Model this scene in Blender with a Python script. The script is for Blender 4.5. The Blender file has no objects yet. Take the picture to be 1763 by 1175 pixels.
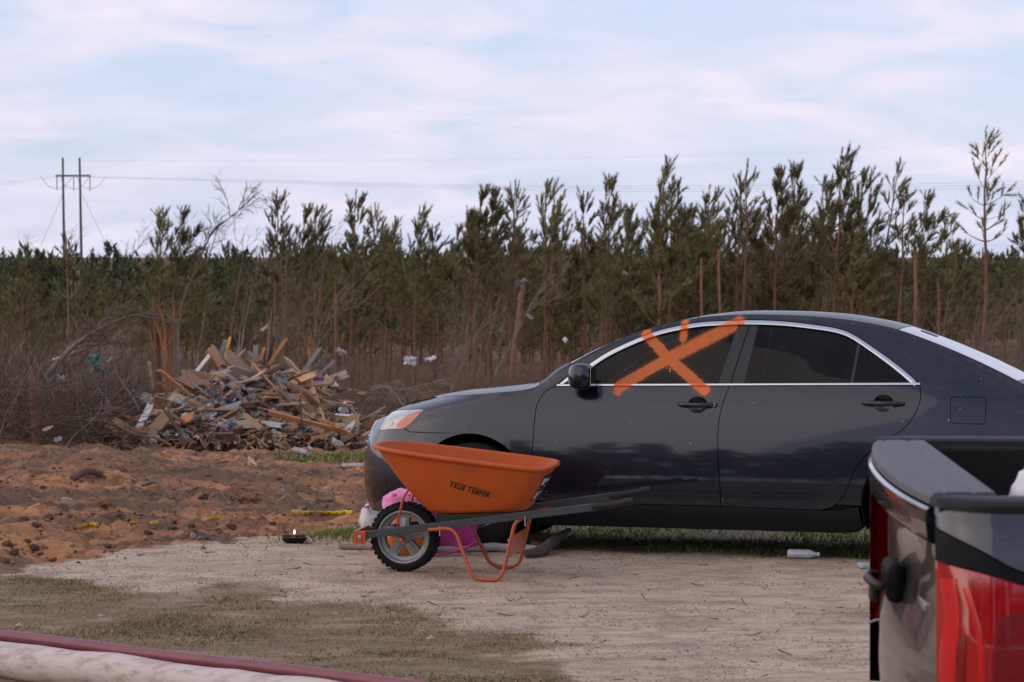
import bpy, math, random
import numpy as np
from mathutils import Vector, Matrix
from mathutils.geometry import delaunay_2d_cdt
R = math.radians
SC = bpy.context.scene
COL = SC.collection

# ------------------------------------------------------------------ camera
F, CX, CY, HZ = 3950.0, 881.5, 587.5, 430.0      # focal length, centre and horizon row in photo pixels
PITCH = math.atan((CY - HZ) / F)
EYE = np.array([0.0, 0.0, 1.86])
cd = bpy.data.cameras.new('camera'); cam = bpy.data.objects.new('camera', cd); COL.objects.link(cam)
cam.location = EYE; cam.rotation_euler = (math.pi / 2 - PITCH, 0, 0)
cd.sensor_width = 36.0; cd.lens = 36.0 * F / 1763.0
cd.clip_start = 0.05; cd.clip_end = 20000
cd.dof.use_dof = True; cd.dof.focus_distance = 13.6; cd.dof.aperture_fstop = cd.lens / 11.0
SC.camera = cam

# ------------------------------------------------------------------ sky, sun, exposure
SUN_EL, SUN_AZ = R(20), R(-105)                  # low sun, to the left and behind the camera
w = bpy.data.worlds.new('World'); SC.world = w; w.use_nodes = True
nt = w.node_tree; nt.nodes.clear()
def N(t, typ, **kw):
    n = t.nodes.new(typ)
    for k, v in kw.items(): setattr(n, k, v)
    return n
def mth(t, op, a, b=None, c=None, clamp=False):
    n = t.nodes.new('ShaderNodeMath'); n.operation = op; n.use_clamp = clamp
    for i, v in enumerate((a, b, c)):
        if v is None: continue
        if isinstance(v, (int, float)): n.inputs[i].default_value = v
        else: t.links.new(v, n.inputs[i])
    return n.outputs[0]
def mixc(t, fac, a, b, blend='MIX'):
    n = t.nodes.new('ShaderNodeMix'); n.data_type = 'RGBA'; n.blend_type = blend
    for s, v in ((n.inputs[0], fac), (n.inputs[6], a), (n.inputs[7], b)):
        if isinstance(v, (int, float)): s.default_value = v
        elif isinstance(v, (tuple, list)): s.default_value = (*v[:3], 1)
        else: t.links.new(v, s)
    return n.outputs[2]
def ramp(t, fac, stops, interp='LINEAR'):
    n = t.nodes.new('ShaderNodeValToRGB'); e = n.color_ramp.elements; n.color_ramp.interpolation = interp
    while len(e) < len(stops): e.new(0.5)
    for el, (p, c) in zip(e, stops):
        el.position = p; el.color = (c, c, c, 1) if isinstance(c, (int, float)) else (*c[:3], 1)
    if fac is not None: t.links.new(fac, n.inputs[0])
    return n.outputs[0]
def noise(t, vec, scale, detail=4, rough=0.55, dist=0.0):
    n = t.nodes.new('ShaderNodeTexNoise'); n.inputs['Scale'].default_value = scale
    n.inputs['Detail'].default_value = detail; n.inputs['Roughness'].default_value = rough
    n.inputs['Distortion'].default_value = dist
    if vec is not None: t.links.new(vec, n.inputs['Vector'])
    return n.outputs['Fac']
sky = N(nt, 'ShaderNodeTexSky', sky_type='NISHITA', sun_disc=False, sun_elevation=SUN_EL, sun_rotation=SUN_AZ)
sky.altitude = 100; sky.air_density = 1.0; sky.dust_density = 1.2; sky.ozone_density = 2.0
tc = N(nt, 'ShaderNodeTexCoord'); sep = N(nt, 'ShaderNodeSeparateXYZ'); nt.links.new(tc.outputs['Generated'], sep.inputs[0])
dz = mth(nt, 'ADD', mth(nt, 'MAXIMUM', sep.outputs[2], 0.0), 0.30)
cb = N(nt, 'ShaderNodeCombineXYZ')
nt.links.new(mth(nt, 'DIVIDE', sep.outputs[0], dz), cb.inputs[0]); nt.links.new(mth(nt, 'DIVIDE', sep.outputs[1], dz), cb.inputs[1])
rot = N(nt, 'ShaderNodeMapping'); nt.links.new(cb.outputs[0], rot.inputs[0]); rot.inputs['Rotation'].default_value = (0, 0, R(-9)); rot.inputs['Scale'].default_value = (1.0, 1.5, 1)
n1 = noise(nt, rot.outputs[0], 4.4, 8, 0.56, 0.7); n2 = noise(nt, rot.outputs[0], 1.3, 3, 0.5)
cl = ramp(nt, mth(nt, 'ADD', mth(nt, 'MULTIPLY', n1, 0.75), mth(nt, 'MULTIPLY', n2, 0.35)), [(0.42, 0.0), (0.53, 0.5), (0.64, 1.0)])
n3 = noise(nt, rot.outputs[0], 2.2, 4, 0.5, 0.3)
ccol = mixc(nt, ramp(nt, n3, [(0.4, 0.0), (0.62, 1.0)]), (5.0, 5.1, 6.4), (6.2, 5.65, 6.35))
thin = N(nt, 'ShaderNodeMapRange'); nt.links.new(sep.outputs[2], thin.inputs[0]); thin.inputs[1].default_value = 0.12; thin.inputs[2].default_value = 0.75; thin.inputs[3].default_value = 1.0; thin.inputs[4].default_value = 0.58   # the veil is thinner overhead than along the slant path to the horizon
veil = mixc(nt, mth(nt, 'MULTIPLY', thin.outputs[0], 0.72), sky.outputs[0], (4.55, 5.05, 6.8))           # thin high overcast over the clear sky
skyc = mixc(nt, mth(nt, 'MULTIPLY', mth(nt, 'MULTIPLY', cl, 0.85), thin.outputs[0]), veil, ccol)
bg = N(nt, 'ShaderNodeBackground'); bg.inputs[1].default_value = 0.098
nt.links.new(skyc, bg.inputs[0]); wo = N(nt, 'ShaderNodeOutputWorld'); nt.links.new(bg.outputs[0], wo.inputs[0])
sd = bpy.data.lights.new('sun', 'SUN'); sd.energy = 1.0; sd.angle = R(110); sd.color = (1.0, 0.74, 0.50)
sun = bpy.data.objects.new('sun', sd); COL.objects.link(sun)
sdir = Vector((math.sin(SUN_AZ) * math.cos(SUN_EL), math.cos(SUN_AZ) * math.cos(SUN_EL), math.sin(SUN_EL)))
sun.rotation_euler = sdir.to_track_quat('Z', 'Y').to_euler(); sun.location = (0, 0, 30)
vs = SC.view_settings; vs.view_transform = 'Standard'; vs.look = 'None'; vs.exposure = 0.64; vs.gamma = 1.0; vs.use_curve_mapping = False
SC.cycles.max_bounces = 6; SC.cycles.diffuse_bounces = 2; SC.cycles.transparent_max_bounces = 8; SC.cycles.caustics_reflective = False; SC.cycles.caustics_refractive = False

# ------------------------------------------------------------------ helpers
def ray(px, py):
    u = (px - CX) / F; v = -(py - CY) / F
    return np.array([u, math.cos(PITCH) + v * math.sin(PITCH), -math.sin(PITCH) + v * math.cos(PITCH)])
def at(px, py, Y):
    d = ray(px, py); return EYE + d * (Y / d[1])
class Frame:                                       # a thing's own axes: turns photo pixels into positions on one of its planes
    def __init__(s, loc, yaw=0, roll=0, pitch=0):
        s.M = Matrix.Translation(loc) @ Matrix.Rotation(R(yaw), 4, 'Z') @ Matrix.Rotation(R(roll), 4, 'X') @ Matrix.Rotation(R(pitch), 4, 'Y')
        m = np.array(s.M); s.R = m[:3, :3]; s.l = m[:3, 3]
    def un(s, px, py, y):
        o = s.R.T @ (EYE - s.l); d = s.R.T @ ray(px, py); return o + d * ((y - o[1]) / d[1])

def _hash(ix, iy, seed):
    h = (ix.astype(np.int64) * 374761393 + iy.astype(np.int64) * 668265263 + seed * 974634777) & 0xffffffff
    h = ((h ^ (h >> 13)) * 1274126177) & 0xffffffff
    return ((h ^ (h >> 16)) & 0xffff) / 65535.0
def vnoise(x, y, seed=0):
    x = np.asarray(x, float); y = np.asarray(y, float)
    ix = np.floor(x); iy = np.floor(y); fx = x - ix; fy = y - iy
    fx = fx * fx * (3 - 2 * fx); fy = fy * fy * (3 - 2 * fy)
    a = _hash(ix, iy, seed); b = _hash(ix + 1, iy, seed); c = _hash(ix, iy + 1, seed); d = _hash(ix + 1, iy + 1, seed)
    return (a * (1 - fx) + b * fx) * (1 - fy) + (c * (1 - fx) + d * fx) * fy
def fbm(x, y, oct=4, seed=0, gain=0.5):
    s = 0; a = 1; t = 0
    for i in range(oct):
        s = s + a * vnoise(x * 2 ** i, y * 2 ** i, seed + i * 17); t += a; a *= gain
    return s / t
def sstep(a, b, x):
    t = np.clip((np.asarray(x, float) - a) / (b - a), 0, 1); return t * t * (3 - 2 * t)

def tag(o, label=None, cat=None, group=None, kind=None):
    for k, v in (('label', label), ('category', cat), ('group', group), ('kind', kind)):
        if v: o[k] = v
    return o
def empty(name, loc=(0, 0, 0), M=None):
    o = bpy.data.objects.new(name, None); COL.objects.link(o); o.empty_display_size = 0.1
    if M is not None: o.matrix_world = M
    else: o.location = loc
    return o
def mesh(name, V, Fc, mat=None, parent=None, smooth=False, normals=None, mats=None, midx=None, loc=None, auto=None):
    me = bpy.data.meshes.new(name)
    me.from_pydata([tuple(map(float, v)) for v in V], [], [tuple(int(i) for i in f) for f in Fc])
    for m in (mats or ([mat] if mat else [])): me.materials.append(m)
    if midx is not None: me.polygons.foreach_set('material_index', np.asarray(midx, dtype=np.int32))
    if smooth: me.polygons.foreach_set('use_smooth', np.ones(len(me.polygons), bool))
    if auto is not None: me.set_sharp_from_angle(angle=R(auto))
    if normals is not None: me.normals_split_custom_set_from_vertices([tuple(map(float, n)) for n in normals])
    me.update()
    return link(name, me, parent, loc)
def link(name, me, parent=None, loc=None):
    o = bpy.data.objects.new(name, me); COL.objects.link(o)
    if parent is not None: o.parent = parent
    if loc is not None: o.location = loc
    return o
class MB:                                          # collects shapes that make ONE mesh object
    def __init__(s): s.V = []; s.F = []; s.m = []; s.cur = 0
    def add(s, V, Fc):
        b = len(s.V); s.V += [tuple(v) for v in V]; s.F += [tuple(i + b for i in f) for f in Fc]; s.m += [s.cur] * len(Fc); return s
    def box(s, c, h, M=None, taper=None):
        V = []
        for sz in (-1, 1):
            k = 1 if (taper is None or sz < 0) else taper
            for sy in (-1, 1):
                for sx in (-1, 1): V.append(Vector((c[0] + sx * h[0] * k, c[1] + sy * h[1] * k, c[2] + sz * h[2])))
        if M is not None: V = [M @ v for v in V]
        return s.add(V, [(0, 2, 3, 1), (4, 5, 7, 6), (0, 1, 5, 4), (1, 3, 7, 5), (3, 2, 6, 7), (2, 0, 4, 6)])
    def tube(s, pts, rad, n=8, cap=True, flat=1.0):
        pts = [Vector(p) for p in pts]; V = []; Fc = []
        rr = rad if isinstance(rad, (list, tuple)) else [rad] * len(pts)
        up = None
        for i, p in enumerate(pts):
            d = (pts[min(i + 1, len(pts) - 1)] - pts[max(i - 1, 0)])
            d = d.normalized() if d.length > 1e-9 else Vector((0, 0, 1))
            if up is None: up = d.orthogonal().normalized() if abs(d.z) > .9 else (Vector((0, 0, 1)) - d * d.z).normalized()
            else:
                up = up - d * up.dot(d); up = up.normalized() if up.length > 1e-6 else d.orthogonal().normalized()
            sd_ = d.cross(up)
            for k in range(n):
                a = 2 * math.pi * k / n; V.append(p + (up * math.cos(a) * flat + sd_ * math.sin(a)) * rr[i])
        for i in range(len(pts) - 1):
            for k in range(n):
                k2 = (k + 1) % n; Fc.append((i * n + k, i * n + k2, (i + 1) * n + k2, (i + 1) * n + k))
        if cap:
            Fc.append(tuple(range(n))[::-1]); Fc.append(tuple((len(pts) - 1) * n + k for k in range(n)))
        return s.add(V, Fc)
    def lathe(s, prof, n=32, axis='Y', c=(0, 0, 0), a0=0, a1=2 * math.pi):     # prof = [(radius, along-axis)]
        V = []; Fc = []; full = abs(a1 - a0 - 2 * math.pi) < 1e-6; m = n if full else n + 1
        for k in range(m):
            a = a0 + (a1 - a0) * k / n
            for r, h in prof:
                x, z = r * math.cos(a), r * math.sin(a)
                V.append({'Y': (x, h, z), 'Z': (x, z, h), 'X': (h, x, z)}[axis])
        q = len(prof); V = [(v[0] + c[0], v[1] + c[1], v[2] + c[2]) for v in V]
        for k in range(n):
            k2 = (k + 1) % m
            for i in range(q - 1): Fc.append((k * q + i, k2 * q + i, k2 * q + i + 1, k * q + i + 1))
        return s.add(V, Fc)
    def grid(s, P, flip=False):                    # P: rows x cols of points
        P = np.asarray(P, float); r, c = P.shape[:2]
        Fc = [((i * c + j), (i * c + j + 1), ((i + 1) * c + j + 1), ((i + 1) * c + j)) for i in range(r - 1) for j in range(c - 1)]
        if flip: Fc = [f[::-1] for f in Fc]
        return s.add(P.reshape(-1, 3), Fc)
    def obj(s, name, mat, parent=None, smooth=False, auto=None, bevel=None, mats=None, loc=None):
        o = mesh(name, s.V, s.F, mat, parent, smooth, mats=mats, midx=s.m if mats else None, auto=auto, loc=loc)
        if bevel:
            b = o.modifiers.new('bevel', 'BEVEL'); b.width = bevel; b.segments = 2; b.limit_method = 'ANGLE'; b.angle_limit = R(40); b.harden_normals = False
        return o

def material(name, col, rough=0.6, metal=0.0, col2=None, nscale=8.0, ndetail=5, bump=0.0, bscale=None, stretch=None, coat=0.0, spec=0.5, lo=0.35, hi=0.68, rvar=0.0, perobj=0.0):
    m = bpy.data.materials.new(name); m.use_nodes = True; t = m.node_tree
    b = t.nodes['Principled BSDF']; b.inputs['Roughness'].default_value = rough; b.inputs['Metallic'].default_value = metal
    b.inputs['Coat Weight'].default_value = coat; b.inputs['Coat Roughness'].default_value = 0.04; b.inputs['Specular IOR Level'].default_value = spec
    tcn = N(t, 'ShaderNodeTexCoord'); vec = tcn.outputs['Object']
    if stretch:
        mp = N(t, 'ShaderNodeMapping'); mp.inputs['Scale'].default_value = stretch; t.links.new(vec, mp.inputs[0]); vec = mp.outputs[0]
    f = noise(t, vec, nscale, ndetail, 0.62)
    c2 = col2 or tuple(v * 0.72 for v in col)
    c = mixc(t, ramp(t, f, [(lo, 0.0), (hi, 1.0)]), col, c2)
    if perobj:
        oi = N(t, 'ShaderNodeObjectInfo'); k = mth(t, 'MULTIPLY_ADD', oi.outputs['Random'], 2 * perobj, 1 - perobj)
        hsv = N(t, 'ShaderNodeHueSaturation'); t.links.new(k, hsv.inputs['Value']); t.links.new(c, hsv.inputs['Color']); c = hsv.outputs[0]
    t.links.new(c, b.inputs['Base Color'])
    if rvar: t.links.new(mth(t, 'MULTIPLY_ADD', f, rvar, rough - rvar / 2, True), b.inputs['Roughness'])
    if bump:
        bn = N(t, 'ShaderNodeBump'); bn.inputs['Strength'].default_value = min(1, bump * 20); bn.inputs['Distance'].default_value = bump
        t.links.new(noise(t, vec, bscale or nscale * 3, 6, 0.65), bn.inputs['Height']); t.links.new(bn.outputs[0], b.inputs['Normal'])
    return m

# ------------------------------------------------------------------ ground
HS = [-4000, 9, 12.8, 14.2, 15.8, 18, 22, 28, 36, 50, 75, 110, 150, 250, 400, 4000]
HZV = [0.0, -0.02, -.012, 0.0, -.092, -.19, -.42, -.85, -1.40, -1.85, -2.2, -3.3, -4.6, -6.5, -8, -18]
_sx = np.linspace(-50, 500, 5501); _sy = np.interp(_sx, HS, HZV); _k = np.ones(9) / 9
_sy2 = np.convolve(np.pad(_sy, 4, 'edge'), _k, 'valid')
def dirt_mask(x, y):
    e = np.interp(x, [-8, -2.95, -2.4, -1.9, -.97, 0.3, 8], [13.0, 13.35, 14.2, 15.0, 15.9, 16.6, 17.2])
    return sstep(-.5, .5, y - e + (fbm(x * 1.3, y * 1.3, 4, 5, .65) - .5) * 1.9)
def grass_mask(x, y):
    e = np.interp(x, [-8, -2.95, -1.88, -.86, -.36, .05, .32, .6, 3], [13.3, 13.1, 12.65, 12.0, 11.5, 11.0, 10.3, 9.3, 6])
    return sstep(-.7, .7, e - y + (fbm(x * 1.4 + 9, y * 1.8, 4, 8, .65) - .5) * 2.4)
def H(x, y, fine=True):
    x = np.asarray(x, float); y = np.asarray(y, float)
    near = 1 - sstep(30, 80, np.abs(x))
    s = (y - 14.98) * .974 + (x + .07) * .225 * near + 15.0
    h = np.where((s > -50) & (s < 500), np.interp(s, _sx, _sy2), np.interp(s, HS, HZV))
    h = h + sstep(8, 26, x) * sstep(35, 70, y) * (1 - sstep(90, 200, y)) * 0.9
    far = sstep(40, 70, y)
    h = h + far * (fbm(x * .12, y * .12, 3, 3) - .5) * 0.9
    if fine:
        for y0_r, k_r in ((11.35, .10), (12.75, .07)):                # shallow wheel ruts along the drive
            h = h - .020 * np.exp(-((y - y0_r - k_r * x - .06 * np.sin(x * 1.3)) / .10) ** 2) * (1 - sstep(9, 14, np.abs(x))) * (.5 + fbm(x * 2, y * 2, 2, 99))
        d = dirt_mask(x, y) * (1 - .75 * sstep(45, 70, y)); under = sstep(13.2, 13.7, y) * (1 - sstep(16.2, 17, y)) * sstep(-1.6, -1.0, x) * (1 - sstep(4, 5, x))
        lump = np.abs(fbm(x * .9, y * 1.3, 4, 11) - .5) * 2
        h = h + d * (1 - under) * ((lump - .35) * .17 + (fbm(x * 2.5, y * 4.5, 5, 21, .66) - .5) * .28 + (np.abs(fbm(x * 9, y * 12, 3, 31, .6) - .5) * 2 - .3) * .06) * sstep(0, 1.5, y - 13)
        ridge = np.exp(-((y - 21.5 - .35 * (x + 4)) / .8) ** 2) * (1 - sstep(-3.2, -1.6, x)) * .20 * (.45 + fbm(x * 2.1, y * 2.1, 3, 77))
        h = h + ridge
        h = h + (1 - d) * ((fbm(x * 1.1, y * 1.6, 3, 41) - .5) * .022 + (fbm(x * 7, y * 7, 4, 51, .6) - .5) * .022)
    return h
def Hs(x, y): return float(H(np.array([x]), np.array([y]))[0])
def ground_px(px, py):                              # where the sight line of a photo pixel meets the ground
    d = ray(px, py); lo, hi = 4.0, 400.0
    for n_ in (1200, 40, 40):
        t = np.geomspace(lo, hi, n_); q = EYE[None] + d[None] * t[:, None]; k = np.nonzero(q[:, 2] < H(q[:, 0], q[:, 1]))[0]
        i = int(k[0]) if len(k) else n_ - 1; lo, hi = t[max(i - 1, 0)], t[i]
    p = EYE + d * hi; return Vector((p[0], p[1], Hs(p[0], p[1])))
def axis_pts(parts, far_lo, far_hi, g=1.35):
    a = []
    for lo, hi, st in parts: a += list(np.arange(lo, hi, st))
    st = parts[-1][2]; v = parts[-1][1]; a.append(v)
    while v < far_hi: st *= g; v += st; a.append(v)
    st = parts[0][2]; v = parts[0][0]; b = []
    while v > far_lo: st *= g; v -= st; b.append(v)
    return np.array(b[::-1] + a)
gx = axis_pts([(-14, -6, .10), (-6, 4.5, .034), (4.5, 12, .12)], -4000, 4000)
gy = axis_pts([(4, 8.8, .15), (8.8, 17, .034), (17, 26, .06), (26, 44, .16), (44, 90, .6)], -4000, 4500)
X, Y = np.meshgrid(gx, gy); Z = H(X, Y)
gr, gc = X.shape
idx = np.arange(gr * gc).reshape(gr, gc)
quads = np.stack([idx[:-1, :-1], idx[:-1, 1:], idx[1:, 1:], idx[1:, :-1]], -1).reshape(-1, 4)
gme = bpy.data.meshes.new('ground'); gme.vertices.add(gr * gc); gme.vertices.foreach_set('co', np.stack([X, Y, Z], -1).reshape(-1))
gme.loops.add(quads.size); gme.loops.foreach_set('vertex_index', quads.reshape(-1).astype(np.int32))
gme.polygons.add(len(quads)); gme.polygons.foreach_set('loop_start', np.arange(0, quads.size, 4, dtype=np.int32)); gme.polygons.foreach_set('loop_total', np.full(len(quads), 4, dtype=np.int32))
gme.polygons.foreach_set('use_smooth', np.ones(len(quads), bool)); gme.update(); gme.validate()
green = np.maximum(np.exp(-((X + .85) / .55) ** 2 - ((Y - 15.55) / .55) ** 2) * 1.2, sstep(13.9, 14.4, Y + .23 * (X - 1)) * (1 - sstep(16.5, 17.5, Y)) * sstep(-.5, .2, X) * (1 - sstep(4, 6, X)))
green = np.maximum(green, np.exp(-((X + 2.4) / .9) ** 2 - ((Y - 31.5) / 2.2) ** 2) * 1.1)
for nm, arr in (('dirt', dirt_mask(X, Y)), ('dry', grass_mask(X, Y)), ('green', green), ('litter', sstep(34, 50, Y))):
    at_ = gme.attributes.new(nm, 'FLOAT', 'POINT'); at_.data.foreach_set('value', np.ascontiguousarray(arr, dtype=np.float32).reshape(-1))
def ground_mat():
    m = bpy.data.materials.new('soil'); m.use_nodes = True; t = m.node_tree; b = t.nodes['Principled BSDF']; b.inputs['Roughness'].default_value = .95; b.inputs['Specular IOR Level'].default_value = .15
    g = N(t, 'ShaderNodeNewGeometry'); P = g.outputs['Position']
    def A(n): a = N(t, 'ShaderNodeAttribute', attribute_name=n); return a.outputs['Fac']
    mp = N(t, 'ShaderNodeMapping'); mp.inputs['Scale'].default_value = (.55, 1.5, 1); t.links.new(P, mp.inputs[0]); S = mp.outputs[0]
    na = noise(t, S, 1.6, 6, .6); nb = noise(t, P, 22, 5, .7); ncs = noise(t, S, 7, 5, .65); nd = noise(t, P, 90, 3, .6)
    nm = noise(t, S, 3.6, 8, .72); nf = noise(t, P, 48, 4, .75)
    sand = mixc(t, ramp(t, na, [(.35, 0), (.65, 1)]), (.66, .525, .40), (.55, .43, .325))
    sand = mixc(t, mth(t, 'MULTIPLY', ramp(t, nm, [(.47, 0), (.64, 1)]), .62), sand, (.27, .205, .155))
    sand = mixc(t, mth(t, 'MULTIPLY', ramp(t, ncs, [(.50, 0), (.64, 1)]), .55), sand, (.30, .20, .135))
    sand = mixc(t, mth(t, 'MULTIPLY', ramp(t, nf, [(.56, 0), (.68, 1)]), .6), sand, (.17, .13, .10))
    sand = mixc(t, mth(t, 'MULTIPLY', ramp(t, nd, [(.58, 0), (.70, 1)]), .45), sand, (.66, .56, .47))
    dry = mixc(t, ramp(t, nf, [(.35, 0), (.65, 1)]), (.31, .225, .14), (.18, .135, .078))
    dry = mixc(t, mth(t, 'MULTIPLY', ramp(t, nm, [(.48, 0), (.62, 1)]), .8), dry, (.42, .32, .235))
    dry = mixc(t, mth(t, 'MULTIPLY', ramp(t, na, [(.45, 0), (.7, 1)]), .5), dry, (.15, .135, .065))
    mp2 = N(t, 'ShaderNodeMapping'); mp2.inputs['Scale'].default_value = (.30, 1.0, 1); t.links.new(P, mp2.inputs[0])
    nl = noise(t, mp2.outputs[0], 1.3, 8, .68)
    dirt = mixc(t, ramp(t, nl, [(.44, 0), (.60, 1)]), (.20, .125, .085), (.56, .27, .13))
    dirt = mixc(t, mth(t, 'MULTIPLY', ramp(t, nm, [(.52, 0), (.62, 1)]), .75), dirt, (.085, .058, .044))
    dirt = mixc(t, mth(t, 'MULTIPLY', ramp(t, nf, [(.56, 0), (.66, 1)]), .55), dirt, (.36, .24, .17))
    dirt = mixc(t, mth(t, 'MULTIPLY', ramp(t, nb, [(.55, 0), (.66, 1)]), .55), dirt, (.07, .048, .036))
    lit = mixc(t, ramp(t, nl, [(.35, 0), (.65, 1)]), (.20, .115, .068), (.11, .07, .044))
    lit = mixc(t, mth(t, 'MULTIPLY', ramp(t, ncs, [(.5, 0), (.7, 1)]), .5), lit, (.21, .12, .07))
    grn = mixc(t, ramp(t, ncs, [(.38, 0), (.62, 1)]), (.075, .10, .028), (.155, .12, .07))
    def edge(f, k=1.3): return ramp(t, mth(t, 'ADD', f, mth(t, 'MULTIPLY', mth(t, 'SUBTRACT', nm, .5), k)), [(.34, 0), (.66, 1)])
    c = mixc(t, edge(A('dry')), sand, dry); c = mixc(t, edge(A('dirt')), c, dirt); c = mixc(t, edge(A('litter')), c, lit)
    c = mixc(t, mth(t, 'MULTIPLY', edge(A('green'), 1.6), .8), c, grn)
    t.links.new(c, b.inputs['Base Color'])
    bn = N(t, 'ShaderNodeBump'); bn.inputs['Strength'].default_value = .9; bn.inputs['Distance'].default_value = .03
    t.links.new(mth(t, 'ADD', mth(t, 'MULTIPLY', nb, .8), mth(t, 'MULTIPLY', nf, .5)), bn.inputs['Height']); t.links.new(bn.outputs[0], b.inputs['Normal'])
    return m
gme.materials.append(ground_mat())
tag(link('ground', gme), kind='structure')

# ------------------------------------------------------------------ shared geometry for panels cut out of a body surface
def densify(P, st, closed=True):
    P = [np.array(p, float) for p in P]; out = []
    n = len(P)
    for i in range(n if closed else n - 1):
        a, b = P[i], P[(i + 1) % n]; k = max(1, int(np.linalg.norm(b - a) / st))
        for j in range(k): out.append(a + (b - a) * j / k)
    if not closed: out.append(P[-1])
    return np.array(out)
def catmull(P, n=8, closed=False):
    P = [np.array(p, float) for p in P]; out = []; m = len(P)
    for i in range(m if closed else m - 1):
        p1, p2 = P[i], P[(i + 1) % m]
        p0 = P[(i - 1) % m] if (closed or i > 0) else 2 * p1 - p2
        p3 = P[(i + 2) % m] if (closed or i + 2 < m) else 2 * p2 - p1
        for j in range(n):
            t = j / n; out.append(.5 * (2 * p1 + (p2 - p0) * t + (2 * p0 - 5 * p1 + 4 * p2 - p3) * t * t + (3 * p1 - p0 - 3 * p2 + p3) * t ** 3))
    if not closed: out.append(P[-1])
    return np.array(out)
def area2(P):
    x, y = P[:, 0], P[:, 1]; return np.sum(x * np.roll(y, -1) - np.roll(x, -1) * y) / 2
def inset(P, d):
    P = np.asarray(P, float); s = 1 if area2(P) > 0 else -1
    e = np.roll(P, -1, 0) - P; L = np.linalg.norm(e, axis=1); P = P[L > 1e-6]
    e = np.roll(P, -1, 0) - P; e /= np.linalg.norm(e, axis=1)[:, None]
    n = np.stack([-e[:, 1], e[:, 0]], 1) * s; n0 = np.roll(n, 1, 0); m = n + n0; l = np.linalg.norm(m, axis=1); m /= np.maximum(l, 1e-6)[:, None]
    k = 1 / np.clip(np.sum(m * n, 1), .5, 1); return P + m * (d * k)[:, None]
def inside(P, Q):
    r = np.zeros(len(Q), bool); x, y = Q[:, 0], Q[:, 1]; n = len(P)
    for i in range(n):
        x1, y1 = P[i]; x2, y2 = P[(i + 1) % n]
        if y1 == y2: continue
        c = ((y1 > y) != (y2 > y)) & (x < (x2 - x1) * (y - y1) / (y2 - y1) + x1); r ^= c
    return r
def dist_poly(P, Q):
    d = np.full(len(Q), 1e9); n = len(P)
    for i in range(n):
        a = P[i]; b = P[(i + 1) % n]; ab = b - a; t = np.clip(((Q - a) @ ab) / max(ab @ ab, 1e-12), 0, 1)
        d = np.minimum(d, np.linalg.norm(Q - a - t[:, None] * ab, axis=1))
    return d
def panel(name, poly, surf, mat, parent, holes=(), gap=.0025, st=.028, lip=.025, off=0.0, side=-1):
    """Sheet with the outline poly (x, z) lying on half-width surface surf(x, z); side -1 near, +1 far."""
    P = inset(densify(poly, st), gap) if gap else densify(poly, st); hs = [densify(h, st * .6) for h in holes]
    lo, hi = P.min(0), P.max(0)
    g = np.stack(np.meshgrid(np.arange(lo[0], hi[0], st), np.arange(lo[1], hi[1], st)), -1).reshape(-1, 2)
    g = g[inside(P, g)]; g = g[dist_poly(P, g) > st * .45] if len(g) else g
    for h in hs:
        if len(g): g = g[~inside(h, g)]
        if len(g): g = g[dist_poly(h, g) > st * .4]
    pts = [P] + hs + ([g] if len(g) else []); A = np.concatenate(pts)
    edges = []; b = 0
    for L in [P] + hs:
        edges += [(b + i, b + (i + 1) % len(L)) for i in range(len(L))]; b += len(L)
    v, e, f, ov, oe, of = delaunay_2d_cdt([Vector((float(q[0]), float(q[1]))) for q in A], edges, [], 0, 1e-6)
    v = np.array([tuple(q) for q in v]); f = np.array([t for t in f if len(t) == 3])
    c = v[f].mean(1); ok = inside(P, c)
    for h in hs: ok &= ~inside(h, c)
    f = f[ok]
    def lift(q, o=0.0): return np.stack([q[:, 0], side * (surf(q[:, 0], q[:, 1]) + o), q[:, 1]], 1)
    def nrm(q):
        h = .004; wx = (surf(q[:, 0] + h, q[:, 1]) - surf(q[:, 0] - h, q[:, 1])) / (2 * h); wz = (surf(q[:, 0], q[:, 1] + h) - surf(q[:, 0], q[:, 1] - h)) / (2 * h)
        n = np.stack([-wx, np.full(len(q), side * 1.0), -wz], 1); return n / np.linalg.norm(n, axis=1)[:, None]
    V = [lift(v, off)]; NN = [nrm(v)]; t = v[f]
    cr = (t[:, 1, 0] - t[:, 0, 0]) * (t[:, 2, 1] - t[:, 0, 1]) - (t[:, 1, 1] - t[:, 0, 1]) * (t[:, 2, 0] - t[:, 0, 0])
    f = np.where(((cr > 0) == (side < 0))[:, None], f, f[:, ::-1]); Fc = [tuple(q) for q in f]; b = len(v)
    if lip:
        for L, s in [(P, 1)] + [(h, -1) for h in hs]:
            q = len(L); o2 = inset(L, -.001)[:q] - inset(L, .001)[:q] if len(inset(L, .001)) == q else np.zeros((q, 2)); o2 = o2 / np.maximum(np.linalg.norm(o2, axis=1), 1e-9)[:, None] * s
            n3 = np.stack([o2[:, 0], np.zeros(q), o2[:, 1]], 1) * .9 + np.array([0, side * .3, 0])
            V += [lift(L, off), lift(L, off - lip)]; NN += [n3, n3]
            T_, B_ = V[-2], V[-1]; g_ = np.cross(np.roll(T_, -1, 0) - T_, B_ - T_); fl_ = np.sum(g_ * n3) < 0
            Fc += [(b + i, b + (i + 1) % q, b + q + (i + 1) % q, b + q + i)[::-1 if fl_ else 1] for i in range(q)]; b += 2 * q
    return mesh(name, np.concatenate(V), Fc, mat, parent, True, np.concatenate(NN))
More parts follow.
